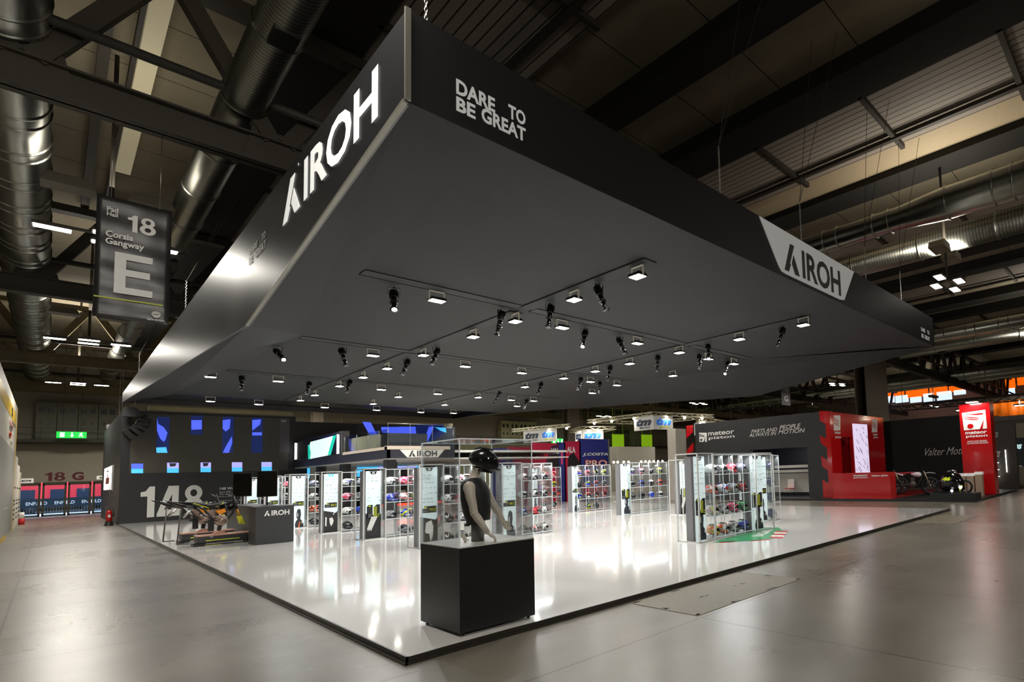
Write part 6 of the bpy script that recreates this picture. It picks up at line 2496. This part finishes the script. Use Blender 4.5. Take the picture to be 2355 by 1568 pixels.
# far right walls, orange drape, windows behind the truss
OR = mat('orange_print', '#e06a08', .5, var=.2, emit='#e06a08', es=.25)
od = thing('orange_drape', 'orange fabric drape at the right edge behind the tower', 'drape', (0, 0, 0))
XO = 45.8
b = MB()
q0, q1, q2 = at(2270, 928, 'x', XO), at(2420, 915, 'x', XO), at(2355, 962, 'x', XO)
b.use(OR)
n = 24
vs = []
for i in range(n + 1):
    y = q0.y + (q1.y - q0.y) * i / n
    for z in (q0.z + .1, q2.z + (q0.z - q2.z) * .0 + .4 * math.sin(i * .5)):
        vs.append((XO + .12 * math.sin(i * 1.9), y, z))
b.add(vs, [(2 * i, 2 * i + 1, 2 * i + 3, 2 * i + 2) for i in range(n)], True)
o = b.build('fabric', OR, od)
md = o.modifiers.new('thick', 'SOLIDIFY')
md.thickness = .02
b = MB()
b.box(XO - .1, XO + .1, q1.y, q0.y + .5, q0.z + .1, q0.z + .35)
b.build('rail', STEEL, od)
for yy in (q0.y, q1.y):
    b = MB()
    b.tube([(XO, yy, q0.z + .3), (XO, yy, 14)], .02, 6)
    b.build('hanging_wire', STEEL, od)
def slab_x(px0, px1, py0, py1, x, m, name, label, cat='partition', d=.3):
    a, c = at(px0, py0, 'x', x), at(px1, py1, 'x', x)
    b_ = MB()
    b_.box(x, x + d, c.y, a.y, max(0, c.z) if py1 < 1085 else 0, a.z)
    return tag(b_.build(name, m), label, cat)
slab_x(2322, 2420, 960, 1005, 60, mat('beige_far_wall', '#a39d8c', .6), 'far_partition', 'beige wall area at the right edge under the orange drape')
slab_x(2322, 2420, 1008, 1120, 59, mat('teal_black_wall', '#15242b', .5), 'far_partition', 'teal black booth wall with partial number at right edge')
b = MB()
v0, v1 = at(2334, 1022, 'x', 58.9), at(2351, 1032, 'x', 58.9)
b.use(glow('pale_sign', '#bfe4e6', .9))
text_into(b, '3S', (58.9, 0, 0), -YU, ZU, NX, -v0.y, -v1.y, v1.z, v0.z, .03, .06, .3)
tag(b.build('wall_sign'), 'pale glowing partial number sign on the teal black wall', 'sign')
XO2 = 92
ow = thing('orange_facade', 'orange ceiling panels and bright windows far behind the right truss', 'facade', (XO2, 0, 0))
b = MB()
def q_(px, py):
    v_ = at(px, py, 'x', XO2)
    return (-v_.y, v_.z)
for k, (a0, a1, z0, z1) in enumerate(((2038, 2080, 870, 908), (2082, 2135, 868, 910), (2137, 2180, 866, 905), (2182, 2222, 872, 898), (2312, 2336, 868, 892), (2338, 2400, 852, 880))):
    b = MB()
    p0_, p1_ = q_(a0, z0), q_(a1, z1)
    b.prism([(p0_[0], p1_[1]), (p1_[0], p1_[1]), (p1_[0], p0_[1]), (p0_[0], p0_[1])], (0, 0, 0), -YU, ZU, NX, 0, .3)
    b.build('orange_panel', glow('orange_lit', '#ff6a0c', .95), ow)
for k, (a0, a1, z0, z1) in enumerate(((2040, 2058, 912, 925), (2060, 2090, 911, 924), (2094, 2120, 914, 924), (2124, 2150, 906, 922), (2155, 2190, 902, 918), (2194, 2222, 898, 906), (2314, 2335, 894, 905))):
    b = MB()
    p0_, p1_ = q_(a0, z0), q_(a1, z1)
    b.prism([(p0_[0], p1_[1]), (p1_[0], p1_[1]), (p1_[0], p0_[1]), (p0_[0], p0_[1])], (0, 0, 0), -YU, ZU, NX, 0, .3)
    b.build('lit_window', glow('window_sky', '#c9dcf2', 1.3), ow)
# ladder of dark horizontal trusses over the red booth
for k, (za, yv, n) in enumerate(((6.0, 2.6, 'lower'), (6.9, 8.4, 'upper'))):
    t = thing('lighting_truss', 'dark lighting truss running above the red tower, %s one' % n, 'truss', (0, 0, 0), group='dark lighting trusses at right')
    b = MB()
    a_, c_ = Vector((42.2 + k * 8, -14, za)), Vector((42.2 + k * 8, 11, za + .2))
    cor = [Vector((i * .2, 0, j * .2)) for i, j in ((-1, -1), (1, -1), (1, 1), (-1, 1))]
    for o_ in cor:
        b.bar(a_ + o_, c_ + o_, .06, .06)
    for i in range(44):
        p0_, p1_ = a_.lerp(c_, i / 44), a_.lerp(c_, (i + 1) / 44)
        for u, w2 in ((0, 3), (1, 2)):
            if i % 2:
                u, w2 = w2, u
            b.bar(p0_ + cor[u], p1_ + cor[w2], .04, .04)
    b.build('truss_beam', mat('black_truss', '#191a1a', .4, metal=.3), t)
    for f in (.3, .48, .62, .78):
        b = MB()
        p_ = a_.lerp(c_, f)
        b.use(STEEL).box(p_.x - .3, p_.x + .3, p_.y - .35, p_.y + .35, p_.z - .55, p_.z - .45)
        b.use(LB).box(p_.x - .25, p_.x + .25, p_.y - .3, p_.y + .3, p_.z - .57, p_.z - .55)
        b.tube([(p_.x, p_.y, p_.z - .45), (p_.x, p_.y, p_.z - .2)], .03, 6)
        b.build('spot_head', None, t)
    for yv_ in (-13, 10):
        b = MB()
        b.tube([(a_.x, yv_, za), (a_.x, yv_, 14)], .02, 6)
        b.build('hanging_wire', STEEL, t)
